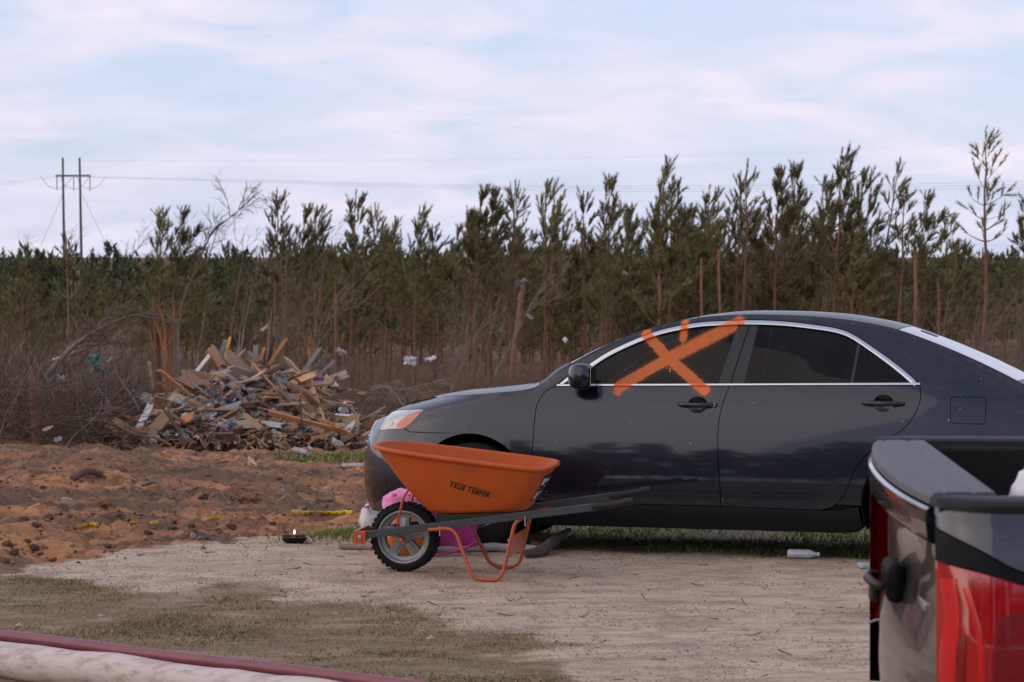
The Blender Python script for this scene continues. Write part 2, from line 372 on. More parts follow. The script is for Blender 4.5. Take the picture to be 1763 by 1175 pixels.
def ribbon(name, line, surf, wid, h, mat, parent, side=-1, closed=False, base=0.0):
    L = np.asarray(line, float); d = np.gradient(L, axis=0); d /= np.linalg.norm(d, axis=1)[:, None]; n = np.stack([-d[:, 1], d[:, 0]], 1)
    wv = np.asarray(wid) * np.ones(len(L)); rows = []
    for k, hh in ((-.5, 0), (-.46, .8), (-.2, 1), (.2, 1), (.46, .8), (.5, 0)):
        q = L + n * (wv * k)[:, None]; rows.append(np.stack([q[:, 0], side * (surf(q[:, 0], q[:, 1]) + base + h * hh), q[:, 1]], 1))
    m = MB(); m.grid(np.array(rows), flip=side > 0); return m.obj(name, mat, parent, True, auto=50)

# ------------------------------------------------------------------ car materials
def seg_mask(t, X_, Z_, a, b, wid, soft, nz):
    dx, dz_ = b[0] - a[0], b[1] - a[1]; L2 = dx * dx + dz_ * dz_
    px = mth(t, 'SUBTRACT', X_, a[0]); pz = mth(t, 'SUBTRACT', Z_, a[1])
    u = mth(t, 'DIVIDE', mth(t, 'ADD', mth(t, 'MULTIPLY', px, dx), mth(t, 'MULTIPLY', pz, dz_)), L2, clamp=True)
    ex = mth(t, 'SUBTRACT', px, mth(t, 'MULTIPLY', u, dx)); ez = mth(t, 'SUBTRACT', pz, mth(t, 'MULTIPLY', u, dz_))
    d = mth(t, 'SQRT', mth(t, 'ADD', mth(t, 'MULTIPLY', ex, ex), mth(t, 'MULTIPLY', ez, ez)))
    d = mth(t, 'ADD', d, nz); mr = N(t, 'ShaderNodeMapRange', interpolation_type='SMOOTHSTEP')
    t.links.new(d, mr.inputs[0]); mr.inputs[1].default_value = wid + soft; mr.inputs[2].default_value = wid - soft; return mr.outputs[0]
STROKES = []
def spray(t):                                      # the orange search mark sprayed over window, trim and door
    tcn = N(t, 'ShaderNodeTexCoord'); sp = N(t, 'ShaderNodeSeparateXYZ'); t.links.new(tcn.outputs['Object'], sp.inputs[0])
    o = tcn.outputs['Object']; nz = mth(t, 'MULTIPLY', mth(t, 'SUBTRACT', noise(t, o, 45, 5, .7), .5), .030)
    f = None
    for a, b, wd, so, al in STROKES:
        k = mth(t, 'MULTIPLY', seg_mask(t, sp.outputs[0], sp.outputs[2], a, b, wd, so, nz), al); f = k if f is None else mth(t, 'MAXIMUM', f, k)
    thin = ramp(t, noise(t, o, 22, 4, .6), [(.32, .86), (.6, 1.0)])
    return mth(t, 'MULTIPLY', mth(t, 'MULTIPLY', f, thin), mth(t, 'LESS_THAN', sp.outputs[1], 0.0))
def car_paint():
    m = bpy.data.materials.new('grey_car_paint'); m.use_nodes = True; t = m.node_tree; b = t.nodes['Principled BSDF']
    tcn = N(t, 'ShaderNodeTexCoord'); o = tcn.outputs['Object']; sp = N(t, 'ShaderNodeSeparateXYZ'); t.links.new(o, sp.inputs[0])
    dust = mth(t, 'MULTIPLY', ramp(t, noise(t, o, 3.5, 6, .65), [(.42, 0), (.75, 1)]), .22)
    low = N(t, 'ShaderNodeMapRange'); t.links.new(sp.outputs[2], low.inputs[0]); low.inputs[1].default_value = .55; low.inputs[2].default_value = .2; low.inputs[3].default_value = .12; low.inputs[4].default_value = .6
    gn = N(t, 'ShaderNodeNewGeometry'); gs = N(t, 'ShaderNodeSeparateXYZ'); t.links.new(gn.outputs['Normal'], gs.inputs[0]); film = N(t, 'ShaderNodeMapRange'); t.links.new(gs.outputs[2], film.inputs[0]); film.inputs[1].default_value = .55; film.inputs[2].default_value = .92   # dust settled on the level panels
    dust = mth(t, 'ADD', mth(t, 'MULTIPLY', dust, low.outputs[0]), mth(t, 'MULTIPLY', film.outputs[0], .16)); spk = mth(t, 'GREATER_THAN', noise(t, o, 60, 1, .5), .79)
    c = mixc(t, dust, (.008, .0125, .024), (.12, .095, .075)); c = mixc(t, spk, c, (.42, .33, .24))
    sf = spray(t); c = mixc(t, mth(t, 'MULTIPLY', sf, .95), c, (.78, .155, .018)); t.links.new(c, b.inputs['Base Color'])
    t.links.new(mth(t, 'MULTIPLY', mth(t, 'SUBTRACT', 1.0, sf), .65), b.inputs['Metallic'])
    t.links.new(mth(t, 'ADD', mth(t, 'MULTIPLY', dust, .5), mth(t, 'MULTIPLY_ADD', sf, .3, .26)), b.inputs['Roughness'])
    b.inputs['Coat IOR'].default_value = 1.47; t.links.new(mth(t, 'ADD', mth(t, 'MULTIPLY', dust, .5), .035), b.inputs['Coat Roughness']); t.links.new(mth(t, 'MULTIPLY', mth(t, 'SUBTRACT', 1.0, mth(t, 'MULTIPLY', sf, .8)), mth(t, 'MULTIPLY_ADD', film.outputs[0], -.72, 1.0)), b.inputs['Coat Weight'])
    return m
def car_glass(name, tint=(.16, .17, .16), sprayed=True, dusty=.5):
    m = bpy.data.materials.new(name); m.use_nodes = True; t = m.node_tree; t.nodes.remove(t.nodes['Principled BSDF']); out = t.nodes['Material Output']
    tr = N(t, 'ShaderNodeBsdfTransparent'); tr.inputs[0].default_value = (*tint, 1); gl = N(t, 'ShaderNodeBsdfGlossy'); gl.inputs['Roughness'].default_value = .02
    fr = N(t, 'ShaderNodeFresnel'); fr.inputs[0].default_value = 1.34; m1 = N(t, 'ShaderNodeMixShader'); t.links.new(fr.outputs[0], m1.inputs[0]); t.links.new(tr.outputs[0], m1.inputs[1]); t.links.new(gl.outputs[0], m1.inputs[2])
    tcn = N(t, 'ShaderNodeTexCoord'); o = tcn.outputs['Object']
    d1 = mth(t, 'MULTIPLY', ramp(t, noise(t, o, 2.6, 5, .6), [(.38, 0), (.75, 1)]), .025 * dusty * 2); d2 = mth(t, 'MULTIPLY', ramp(t, noise(t, o, 75, 2, .5), [(.66, 0), (.72, 1)]), mth(t, 'MULTIPLY', ramp(t, noise(t, o, 4, 3, .5), [(.45, 0), (.65, 1)]), .22 * dusty))
    df = N(t, 'ShaderNodeBsdfDiffuse'); df.inputs[0].default_value = (.30, .31, .32, 1)
    m2 = N(t, 'ShaderNodeMixShader'); t.links.new(mth(t, 'ADD', d1, d2), m2.inputs[0]); t.links.new(m1.outputs[0], m2.inputs[1]); t.links.new(df.outputs[0], m2.inputs[2]); res = m2
    if sprayed:
        op = N(t, 'ShaderNodeBsdfPrincipled'); op.inputs['Base Color'].default_value = (.60, .13, .013, 1); op.inputs['Roughness'].default_value = .55
        m3 = N(t, 'ShaderNodeMixShader'); t.links.new(mth(t, 'MULTIPLY', spray(t), .93), m3.inputs[0]); t.links.new(m2.outputs[0], m3.inputs[1]); t.links.new(op.outputs[0], m3.inputs[2]); res = m3
    t.links.new(res.outputs[0], out.inputs[0]); return m
def chrome_mat():
    m = bpy.data.materials.new('chrome_trim'); m.use_nodes = True; t = m.node_tree; b = t.nodes['Principled BSDF']; sf = spray(t)
    t.links.new(mixc(t, sf, (.62, .64, .68), (.85, .16, .02)), b.inputs['Base Color']); t.links.new(mth(t, 'SUBTRACT', 1.0, sf), b.inputs['Metallic']); t.links.new(mth(t, 'MULTIPLY_ADD', sf, .35, .2), b.inputs['Roughness']); return m
RUBBER = material('tyre_rubber', (.011, .011, .011), .9, spec=.2, col2=(.020, .019, .018), nscale=12, bump=.001, bscale=60)
BLACKP = material('black_plastic', (.012, .012, .013), .45, col2=(.020, .020, .020), nscale=10)
DARKIN = material('dark_cabin_cloth', (.030, .029, .028), .9, nscale=30)
ALLOY = material('silver_alloy', (.50, .51, .52), .32, .9, col2=(.38, .38, .38), nscale=14, rvar=.1)
SKIRT = material('dark_sill_paint', (.012, .013, .016), .5, nscale=6, spec=.2)
UNDER = material('underbody_black', (.008, .008, .008), .95, nscale=6)

# ------------------------------------------------------------------ car: grey sedan
CARF = Frame((-.070, 14.979, -.046), -13, -3.3)
car = tag(empty('sedan_car', M=CARF.M), 'dark grey four-door sedan with an orange X sprayed on its front window', 'car')
WZ = np.array([.10, .17, .21, .27, .36, .48, .58, .68, .78, .86, .92, .97, 1.0, 1.06, 1.16, 1.28, 1.38, 1.44, 1.50])
WV = np.array([.76, .812, .850, .886, .8965, .8990, .8978, .8938, .8865, .8765, .866, .854, .842, .817, .762, .690, .622, .576, .52])
def pchip(x, y):
    h = np.diff(x); d = np.diff(y) / h; m = np.zeros(len(x)); m[0] = d[0]; m[-1] = d[-1]
    for i in range(1, len(x) - 1): m[i] = 0 if d[i - 1] * d[i] <= 0 else 3 * (h[i - 1] + h[i]) / ((2 * h[i] + h[i - 1]) / d[i - 1] + (h[i] + 2 * h[i - 1]) / d[i])
    def f(q):
        q = np.clip(q, x[0], x[-1]); i = np.clip(np.searchsorted(x, q) - 1, 0, len(h) - 1); t = (q - x[i]) / h[i]
        return (1 + 2 * t) * (1 - t) ** 2 * y[i] + t * (1 - t) ** 2 * h[i] * m[i] + t * t * (3 - 2 * t) * y[i + 1] + t * t * (t - 1) * h[i] * m[i + 1]
    return f
_zz = np.linspace(.1, 1.5, 281); _wr = pchip(WZ, WV)(_zz); _k5 = np.hanning(19); _k5 /= _k5.sum(); _wr = np.convolve(np.pad(_wr, 9, 'edge'), _k5, 'valid')
def Wz(z): return np.interp(z, _zz, _wr)
NOSE = pchip(np.array([.12, .2, .3, .42, .55, .64, .70, .75, .80, .86, .92, 1.0]), np.array([-.80, -.85, -.882, -.895, -.89, -.878, -.862, -.84, -.80, -.66, -.45, -.2]))
TAIL = pchip(np.array([.12, .3, .5, .7, .9, 1.02, 1.1, 1.5]), np.array([3.72, 3.80, 3.84, 3.82, 3.78, 3.74, 3.72, 3.70]))
TOPX = None
def W0(x, z):
    x, z = np.broadcast_arrays(np.asarray(x, float), np.asarray(z, float)); y = Wz(z)
    t = np.clip((.34 - x) / (.34 - NOSE(z)), 0, 1); y = y * np.maximum(1 - t ** 3.0, 1e-4) ** .47
    t2 = np.clip((x - 2.6) / (TAIL(z) - 2.6), 0, 1); y = y * np.maximum(1 - t2 ** 4.0, 1e-4) ** .45
    return y - .055 * sstep(2.0, 3.5, x) * sstep(.95, 1.35, z)
def W(x, z):
    y = W0(x, z)
    if TOPX is not None:
        ze = np.interp(x, TOPX[:, 0], TOPX[:, 1]); r = np.interp(x, [-.7, 0, .5, 1.0, 2.6, 3.2], [.05, .075, .06, .05, .05, .07])
        t = np.clip((z - (ze - r)) / r, 0, .93); y = y - .8 * r * (1 - np.sqrt(1 - t * t))
    return y
def cx(px, py, y0=-.86):
    y = y0
    for _ in range(10):
        q = CARF.un(px, py, y); y = -float(W0(q[0], np.clip(q[2], .1, 1.5)))
    return (q[0], q[2])
def CP(pts): return [cx(*p) for p in pts]
# the edge where the body side turns over into bonnet, windscreen, roof, rear window and boot
top = CP([(672, 712), (687, 701), (718, 690.5), (747, 685), (804, 680), (845, 677), (906, 671), (935, 658), (962, 637), (1009, 610.5), (1043, 594), (1077, 579.5), (1111, 566.5), (1145, 557), (1200, 547), (1250, 543), (1297, 541.5), (1348, 542.5), (1400, 545), (1468, 552), (1536, 565), (1600, 587), (1665, 614), (1720, 640), (1763, 662)])
top = [tuple(p) for p in top]
e = top[-1]; top += [(e[0] + .10, e[1] - .028), (e[0] + .22, e[1] - .045), (3.68, e[1] - .058)]
TOPX = catmull(top, 6); TOPX = TOPX[np.concatenate([[True], np.diff(TOPX[:, 0]) > 1e-4])]
def topz(x): return np.interp(x, TOPX[:, 0], TOPX[:, 1])
def seg_top(x0, x1):
    q = TOPX[(TOPX[:, 0] > x0 + .004) & (TOPX[:, 0] < x1 - .004)]; return [(x0, float(topz(x0)))] + [tuple(p) for p in q] + [(x1, float(topz(x1)))]
def arc(cx_, cz_, r, a0, a1, n=24): return [(cx_ + r * math.cos(R(a0 + (a1 - a0) * i / n)), cz_ + r * math.sin(R(a0 + (a1 - a0) * i / n))) for i in range(n + 1)]
# spray strokes in car coordinates
def sp(p, q, wd, so, al=1.0): STROKES.append((cx(*p), cx(*q), wd, so, al))
sp((1066, 666), (1160, 612), .034, .007); sp((1150, 618), (1272, 556), .040, .013, .95); sp((1113, 576), (1155, 622), .031, .007); sp((1150, 616), (1213, 672), .032, .008)
sp((1180, 549), (1176, 584), .022, .010); sp((1174, 590), (1174, 602), .003, .004); sp((1060, 676), (1066, 678), .010, .008); sp((1153, 632), (1153, 640), .004, .004); sp((1148, 630), (1148, 635), .004, .004)
for st_ in list(STROKES[:5]): STROKES.append((st_[0], st_[1], st_[2] + .010, .030, .12))
PAINT = car_paint(); CHROME = chrome_mat(); GLASS = car_glass('tinted_side_glass'); REARG = car_glass('tinted_rear_glass', (.06, .065, .06), False, .9)
LENS = material('clear_headlight_lens', (.55, .53, .47), .12, col2=(.36, .34, .30), nscale=5, coat=1.0)
AMBER = material('amber_lens', (.55, .11, .03), .2, nscale=8, coat=1.0)
KEYM = material('bare_key_cylinder', (.55, .56, .58), .35, .6, nscale=40)
xF, xR = 0.0, 2.776; AR = .372; AZ = .345
fd_f = CP([(956, 665), (940.5, 673), (930, 686), (923.5, 701), (921, 718), (919, 738), (917, 772), (917.5, 800), (921, 840), (926, 858)])
bgap = CP([(1257, 663), (1245.5, 691.6), (1238.7, 719), (1236, 746), (1236, 791), (1238.7, 825), (1241.5, 872)])
rd_r = CP([(1584, 663), (1585, 685), (1579, 705), (1567, 726), (1550, 743), (1531, 755), (1502, 774), (1485, 791), (1471, 811), (1461, 835), (1451, 856), (1434, 872), (1413, 879)])
fd_f = [tuple(p) for p in catmull(fd_f, 4)]; bgap = [tuple(p) for p in catmull(bgap, 4)]; rd_r = [tuple(p) for p in catmull(rd_r, 4)]
zs = bgap[-1][1]                                     # bottom edge of the doors
fd_f[-1] = (fd_f[-1][0], zs + .006)
dlo = CP([(956, 664), (985, 643), (1015, 626), (1043, 608), (1077, 591), (1111, 577), (1145, 566), (1200, 555.5), (1245, 552.5), (1293, 551), (1348, 553), (1399, 558.5), (1440, 565), (1468, 575), (1502, 597), (1536, 621.5), (1564, 644), (1583, 661.5)])
dlo = [tuple(p) for p in catmull(dlo, 6)]
belt0, belt1 = dlo[0], dlo[-1]
def beltz(x): return belt0[1] + (belt1[1] - belt0[1]) * (x - belt0[0]) / (belt1[0] - belt0[0])
def front_x(z, y=.42):
    lo, hi = float(NOSE(z)), .3
    for _ in range(40):
        m = (lo + hi) / 2
        if float(W0(m, z)) < y: lo = m
        else: hi = m
    return hi
x_t = TOPX[0, 0]
# headlight outline, bumper line
hl = CP([(653, 741), (658, 730), (667, 716), (680, 708), (700, 706), (727, 705.5), (722, 714), (710, 726), (699, 736), (690, 738.5), (672, 739)])
amb = CP([(682, 735), (690, 724), (704, 714), (725, 707), (721, 714.5), (709, 727), (698, 735.5)])
bl = CP([(696, 738.5), (706, 744), (728, 745), (757, 745)])
hl = catmull(hl, 4, True)
for sd_ in (-1, 1):
    K = dict(side=sd_)
    nose_line = [(front_x(z), z) for z in np.linspace(.20, TOPX[0, 1] - .005, 24)]
    arF = [p for p in arc(xF, AZ, AR, 180 + 20, 0 - 20, 40)]
    # front bumper cover
    q = [p for p in arc(xF, AZ, AR, 207, 127, 20)]
    arch_left = [p for p in q if p[1] < bl[-1][1]]
    hl_low = [tuple(p) for p in hl if p[1] < bl[0][1] + .012 and p[0] < bl[0][0]]; hl_low = sorted(hl_low)
    nl = [p for p in nose_line if p[1] < (hl_low[0][1] if hl_low else .7)]
    bump = nl + hl_low + bl[:-1] + [(-.25, bl[-1][1])] + arch_left[::-1] if False else None
    P = nl + hl_low + [tuple(p) for p in bl[:-1]] + [(xF - math.sqrt(max(AR ** 2 - (bl[-1][1] - AZ) ** 2, 0)), bl[-1][1])] + [p for p in arc(xF, AZ, AR, 180 - math.degrees(math.asin(min(1, (bl[-1][1] - AZ) / AR))), 203, 16)][1:]
    panel('front_bumper', P, W, PAINT, car, **K)
    h_o = panel('headlight', hl, W, LENS, car, gap=.001, off=-.002, **K)
    panel('turn_signal', catmull(amb, 4, True), W, AMBER, h_o, gap=0, off=.0015, lip=.003, **K)
    pj = cx(672, 728); panel('projector', [(pj[0] + .024 * math.cos(a), pj[1] + .020 * math.sin(a)) for a in np.linspace(0, 2 * math.pi, 22)[:-1]], W, KEYM, h_o, gap=0, off=.0008, lip=.002, **K)
    # front wing
    a0 = math.degrees(math.asin(min(1, (bl[-1][1] - AZ) / AR)))
    hl_up = sorted([tuple(p) for p in hl if p[1] >= bl[0][1] + .012 or p[0] >= bl[0][0]], key=lambda p: 0)
    # walk the headlight outline from its upper front corner to its rear foot
    iu = int(np.argmin([(p[0] - x_t) ** 2 + (p[1] - TOPX[0, 1]) ** 2 for p in hl])); il = int(np.argmin([(p[0] - bl[0][0]) ** 2 + (p[1] - bl[0][1]) ** 2 for p in hl]))
    walk = [tuple(hl[i % len(hl)]) for i in (range(iu, il + 1) if il > iu else range(iu, il + len(hl) + 1))]
    wing = seg_top(x_t + .01, .44)
    wing = wing + fd_f[0:1] * 0 + [(.50, float(topz(.50)) - .0)] + [p for p in fd_f] + [(xF + math.sqrt(AR ** 2 - (zs + .005 - AZ) ** 2) if zs > AZ - AR else AR, zs + .006)]
    wing += [p for p in arc(xF, AZ, AR, math.degrees(math.asin((zs + .005 - AZ) / AR)) + 1, 180 - a0, 30)] + [tuple(p) for p in bl[::-1]][1:] + walk[::-1]
    panel('front_wing', wing, W, PAINT, car, **K)
    # doors below the window line
    def ellip(c, rx, rz, n=28): return np.array([(c[0] + rx * math.cos(2 * math.pi * i / n), c[1] + rz * math.sin(2 * math.pi * i / n)) for i in range(n)])
    h1 = cx(1201, 697.5); h2 = cx(1521, 695)
    bt = lambda a, b: [(x, beltz(x) - .004) for x in np.linspace(a, b, 30)]
    xb = bgap[0][0]
    fdp = bt(fd_f[0][0], xb) + bgap + [(x, zs) for x in np.linspace(bgap[-1][0], fd_f[-1][0], 20)[1:-1]] + fd_f[::-1]
    d1 = panel('front_door', fdp, W, PAINT, car, holes=[ellip(h1, .060, .052)], **K)
    rdp = bt(xb, rd_r[0][0]) + rd_r + [(x, zs + (rd_r[-1][1] - zs) * (x - bgap[-1][0]) / (rd_r[-1][0] - bgap[-1][0])) for x in np.linspace(rd_r[-1][0], bgap[-1][0], 24)[1:-1]] + bgap[::-1]
    d2 = panel('rear_door', rdp, W, PAINT, car, holes=[ellip(h2, .062, .052)], **K)
    for d_, c_, L_ in ((d1, h1, .118), (d2, h2, .124)):
        m = MB(); rows = []
        for k in range(6):
            s_ = 1 - k / 5 * .95; dd = .034 * math.sin(k / 5 * math.pi / 2)
            rows.append([(p[0], sd_ * (float(W(p[0], p[1])) - dd - .001), p[1]) for p in list(ellip(c_, .061 * s_, .053 * s_)) + [tuple(ellip(c_, .061 * s_, .053 * s_)[0])]])
        m.grid(np.array(rows), flip=sd_ < 0); m.obj('handle_recess', PAINT, d_, True)
        m = MB(); yb = float(W(c_[0], c_[1]))
        m.tube([(c_[0] - L_ + L_ * 2 * i / 14, sd_ * (yb + .004 + .020 * math.sin(math.pi * i / 14) ** .6), c_[1] + .002 - .003 * math.sin(math.pi * i / 14)) for i in range(15)], [.007 + .0095 * math.sin(math.pi * (i + .6) / 15.2) ** .5 for i in range(15)], 12, flat=1.0)
        hd = m.obj('door_handle', PAINT, d_, True)
    m = MB(); m.lathe([(0, .004), (.010, .004), (.0125, .001), (.013, -.012)], 20, 'Y', (h1[0] + .100, 0, h1[1])); 
    for i, v in enumerate(m.V): m.V[i] = (v[0], sd_ * (v[1] + float(W(h1[0] + .1, h1[1])) + .018), v[2])
    m.obj('lock_cylinder', KEYM, d1, True, auto=40)
    # side skirt
    sk = [(x, zs + (rd_r[-1][1] - zs) * np.clip((x - bgap[-1][0]) / (rd_r[-1][0] - bgap[-1][0]), 0, 1)) for x in np.linspace(.36, 2.28, 60)]
    xq = rd_r[-8][0]
    skirt = sk + [(2.385, zs + .02), (2.41, .20), (2.36, .165)] + [(x, .160) for x in np.linspace(2.3, .45, 40)] + [(.38, .175), (.345, .22)]
    panel('side_skirt', skirt, W, SKIRT, car, **K)
    # rear quarter, pillars and roof rail in one pressing
    a1 = math.degrees(math.asin((zs + .022 - AZ) / AR))
    tailx = [(float(TAIL(z)) - .10 * (1 - .3), z) for z in np.linspace(.98, .52, 12)]
    quarter = seg_top(dlo[0][0] - .045, 3.66) + tailx + [p for p in arc(xR, AZ, AR, 28, 180 - a1, 34)]
    k0 = [i for i, p in enumerate(rd_r) if p[1] > zs + .02][-1]
    quarter += [(rd_r[-1][0], zs + .012)] * 0 + rd_r[:k0 + 1][::-1] + dlo[::-1]
    fl = CP([(1636, 690), (1638, 684.5), (1644, 683), (1690, 684), (1696, 686), (1698, 692), (1697, 722), (1695, 729), (1689, 731), (1645, 730), (1638, 728), (1636, 722)])
    fl = catmull(fl, 3, True)
    qp = panel('rear_quarter', quarter, W, PAINT, car, holes=[fl], **K)
    panel('fuel_flap', fl, W, PAINT, qp, gap=.0035, lip=.01, **K)
    # rear bumper
    rb = [(p[0] , p[1] - .004) for p in arc(xR, AZ, AR, 27, -22, 14)] + [(3.3, .2), (3.62, .22)] + [(float(TAIL(z)) - .07, z) for z in np.linspace(.26, .515, 8)]
    panel('rear_bumper', rb[::-1], W, PAINT, car, **K)
    # chrome window surround
    dl = densify(dlo, .03, False); off_in = np.array(inset(np.array(list(dl) + [((belt0[0] + belt1[0]) / 2, belt0[1] - .3)]), .016))[:len(dl)]
    wd = np.interp(np.linspace(0, 1, len(dl)), [0, .06, .2, .75, .97, 1], [.012, .028, .028, .026, .030, .02])
    ribbon('window_trim', off_in, W, wd, .008, CHROME, car, **K)
    bx_ = np.array([(x, beltz(x) + .002) for x in np.linspace(belt0[0] + .01, belt1[0] + .004, 70)])
    ribbon('belt_trim', bx_, W, .014, .010, CHROME, car, **K)
    # glass and black pillars
    inn = np.array(inset(np.array(list(dl) + [(x, beltz(x) - .022) for x in np.linspace(belt1[0], belt0[0], 50)[1:-1]]), .026)); 
    def clip_x(P, xa, xc):                            # keep the part of a polygon between two slanted lines, each (x at belt, x at top)
        def cut(P, a, keep_right):
            (xa0, za0), (xa1, za1) = a; out = []
            def s(p): v = (xa1 - xa0) * (p[1] - za0) - (za1 - za0) * (p[0] - xa0); return -v if keep_right else v
            for i in range(len(P)):
                p, q = P[i], P[(i + 1) % len(P)]; sp_, sq = s(p), s(q)
                if sp_ >= 0: out.append(tuple(p))
                if (sp_ >= 0) != (sq >= 0): t_ = sp_ / (sp_ - sq); out.append((p[0] + (q[0] - p[0]) * t_, p[1] + (q[1] - p[1]) * t_))
            return out
        if xa: P = cut(P, xa, True)
        if xc: P = cut(P, xc, False)
        return P
    l1 = (cx(1237, 659), cx(1263, 582)); l2 = (cx(1257, 663), cx(1293.5, 551)); l3 = (cx(1281.5, 659), cx(1307, 556.5)); l4 = (cx(1464, 659), cx(1477.5, 585.5)); l4b = (cx(1469, 659), cx(1482.5, 585.5)); lm = (cx(1018, 659), cx(1022, 626))
    sh = lambda l, d: tuple((p[0] + d, p[1]) for p in l)
    panel('front_window', clip_x(inn, lm, l1), W, GLASS, d1, gap=0, off=-.008, lip=.004, **K)
    panel('mirror_sail', clip_x(inn, None, lm), W, BLACKP, d1, gap=.001, off=-.004, lip=.01, **K)
    panel('door_pillar', clip_x(inn, l1, sh(l2, -.003)), W, BLACKP, d1, gap=.0005, off=-.004, lip=.015, **K)
    panel('door_pillar', clip_x(inn, sh(l2, .003), l3), W, BLACKP, d2, gap=.0005, off=-.004, lip=.015, **K)
    panel('rear_window_pane', clip_x(inn, l3, l4), W, GLASS, d2, gap=0, off=-.008, lip=.004, **K)
    panel('window_divider', clip_x(inn, l4, l4b), W, BLACKP, d2, gap=0, off=-.003, lip=.015, **K)
    panel('quarter_pane', clip_x(inn, l4b, None), W, GLASS, d2, gap=0, off=-.008, lip=.004, **K)
    # door mirror
    mc = cx(1009, 650); my = float(W(mc[0], mc[1])); m = MB(); rows = []
    for i in range(15):
        u = -math.pi / 2 + math.pi * i / 14; row = []
        for j in range(25):
            v = 2 * math.pi * j / 24; cs = lambda a, p: math.copysign(abs(math.cos(a)) ** p, math.cos(a)); sn = lambda a, p: math.copysign(abs(math.sin(a)) ** p, math.sin(a))
            x_ = cs(u, .55) * cs(v, .7) * .068; z_ = cs(u, .55) * sn(v, .7) * .080; y_ = sn(u, .6) * .105
            if x_ < 0: x_ *= 1.35 * (1 - .25 * abs(y_) / .1)
            row.append((mc[0] + .005 + x_, sd_ * (my + .135 + y_), mc[1] + .004 + z_ - .08 * max(0, -x_) * 0))
        rows.append(row)
    m.grid(np.array(rows), flip=sd_ > 0); mm = m.obj('door_mirror', PAINT, car, True)
    m = MB(); m.box((mc[0] + .071, sd_ * (my + .135), mc[1] + .004), (.002, .085, .056)); m.obj('mirror_glass', material('mirror_glass', (.6, .6, .6), .03, 1.0), mm, bevel=.001)
    m = MB(); m.tube([(mc[0] - .005, sd_ * (my - .01), mc[1] - .05), (mc[0] - .01, sd_ * (my + .05), mc[1] - .055)], [.035, .028], 12, flat=.6); m.obj('mirror_stalk', BLACKP, mm, True, auto=50)
    # wheel housings
    for xc_ in (xF, xR):
        m = MB(); m.lathe([(AR + .004, .45), (AR + .004, .848)], 30, 'Y', (xc_, 0, AZ), R(-25), R(205)); m.V = [(v[0], sd_ * v[1], v[2]) for v in m.V]; m.obj('wheel_housing', UNDER, car, True)
        m = MB(); m.lathe([(0, .45), (AR + .004, .45)], 30, 'Y', (xc_, 0, AZ)); m.V = [(v[0], sd_ * v[1], max(v[2], .2)) for v in m.V]; m.obj('wheel_housing', UNDER, car, True)
        # wheel: tyre, rim, spokes
        yo = .845
        wh = empty('wheel'); wh.parent = car; wh.location = (xc_, sd_ * .755, .332)
        m = MB(); prof = [(.208, -.088), (.215, -.100), (.250, -.108), (.290, -.105), (.318, -.094), (.3300, -.080), (.332, 0), (.330, .080), (.318, .094), (.290, .105), (.250, .108), (.215, .100), (.208, .088)]
        m.lathe(prof, 48, 'Y'); m.obj('tyre', RUBBER, wh, True, auto=35)
        m = MB(); m.lathe([(.2, -.085), (.209, -.094), (.212, -.088), (.20, -.06), (.185, -.03), (.18, .08), (.21, .09)], 40, 'Y')
        for k in range(7):
            a = 2 * math.pi * k / 7; M_ = Matrix.Rotation(a, 4, 'Y'); m.box((.115, -.06, 0), (.085, .012, .022), M_)
        m.lathe([(0, -.08), (.045, -.078), (.058, -.06), (.06, -.02)], 24, 'Y')
        if sd_ > 0: m.V = [(v[0], -v[1], v[2]) for v in m.V]
        m.obj('rim', ALLOY, wh, True, auto=30)
# across the car: bonnet, windscreen, roof, rear window, boot lid, nose and tail
def nosex(y, z):
    lo, hi = float(NOSE(z)) + .0005, .3
    for _ in range(30):
        md = (lo + hi) / 2
        if float(W0(md, z)) < y: lo = md
        else: hi = md
    return hi
z0_ = float(TOPX[0, 1]) - .012; y0_ = float(W0(x_t, z0_))
def crown(x): return np.interp(x, [-.65, -.3, .3, .5, .62, 1.2, 1.6, 2.2, 2.6, 3.3, 3.7], [.0, .035, .045, .02, .008, .008, .035, .042, .03, .025, .03])
def push(x): return np.interp(x, [-.68, -.55, -.2, .35, .55, .9, 1.3, 1.7, 2.0, 2.5, 2.9, 3.25, 3.7], [0, 0, -.0, -.08, -.12, -.07, -.03, 0, .03, .08, .09, .10, .12])
def strip(name, xa, xb, mat, n=40, gap=.003, parent=car, off=0.0, edge=1.0, thick=.015, frange=None):
    xx = np.linspace(xa + gap, xb - gap, n); zz = topz(xx); yy = W(xx, zz); ff = np.sin(np.linspace(-1, 1, 41) * math.pi / 2) * edge
    if frange: ff = np.linspace(frange[0], frange[1], 41)
    nd_ = {round(abs(float(f)), 9): ((nosex(abs(float(f)) * y0_, z0_) - x_t) if xa < .4 else 0.0) for f in ff[:21]}
    P = np.array([[(x + push(x) * (1 - f * f) + nd_.get(round(abs(float(f)), 9), 0.0) * max(0, 1 - (x - x_t) / .75) ** 1.6, f * y, z + off + crown(x) * (1 - abs(f) ** 3.2) - (.085 * (1 - f * f) * max(0, 1 - (x - x_t) / .55) ** 1.5 if xa < .4 else 0)) for f in ff] for x, y, z in zip(xx, yy, zz)])
    m = MB(); m.grid(P); 
    lo = P.copy(); lo[..., 2] -= thick
    for a, b, fl_ in ((P[0], lo[0], False), (P[-1], lo[-1], True), (P[:, 0], lo[:, 0], True), (P[:, -1], lo[:, -1], False)): m.grid(np.array([a, b]), flip=not fl_)
    return m.obj(name, mat, parent, True, auto=42)
xa_ = dlo[0][0] - .05
strip('bonnet', x_t, .42, PAINT, 40)
strip('cowl', .42, .60, BLACKP, 10, off=-.002)
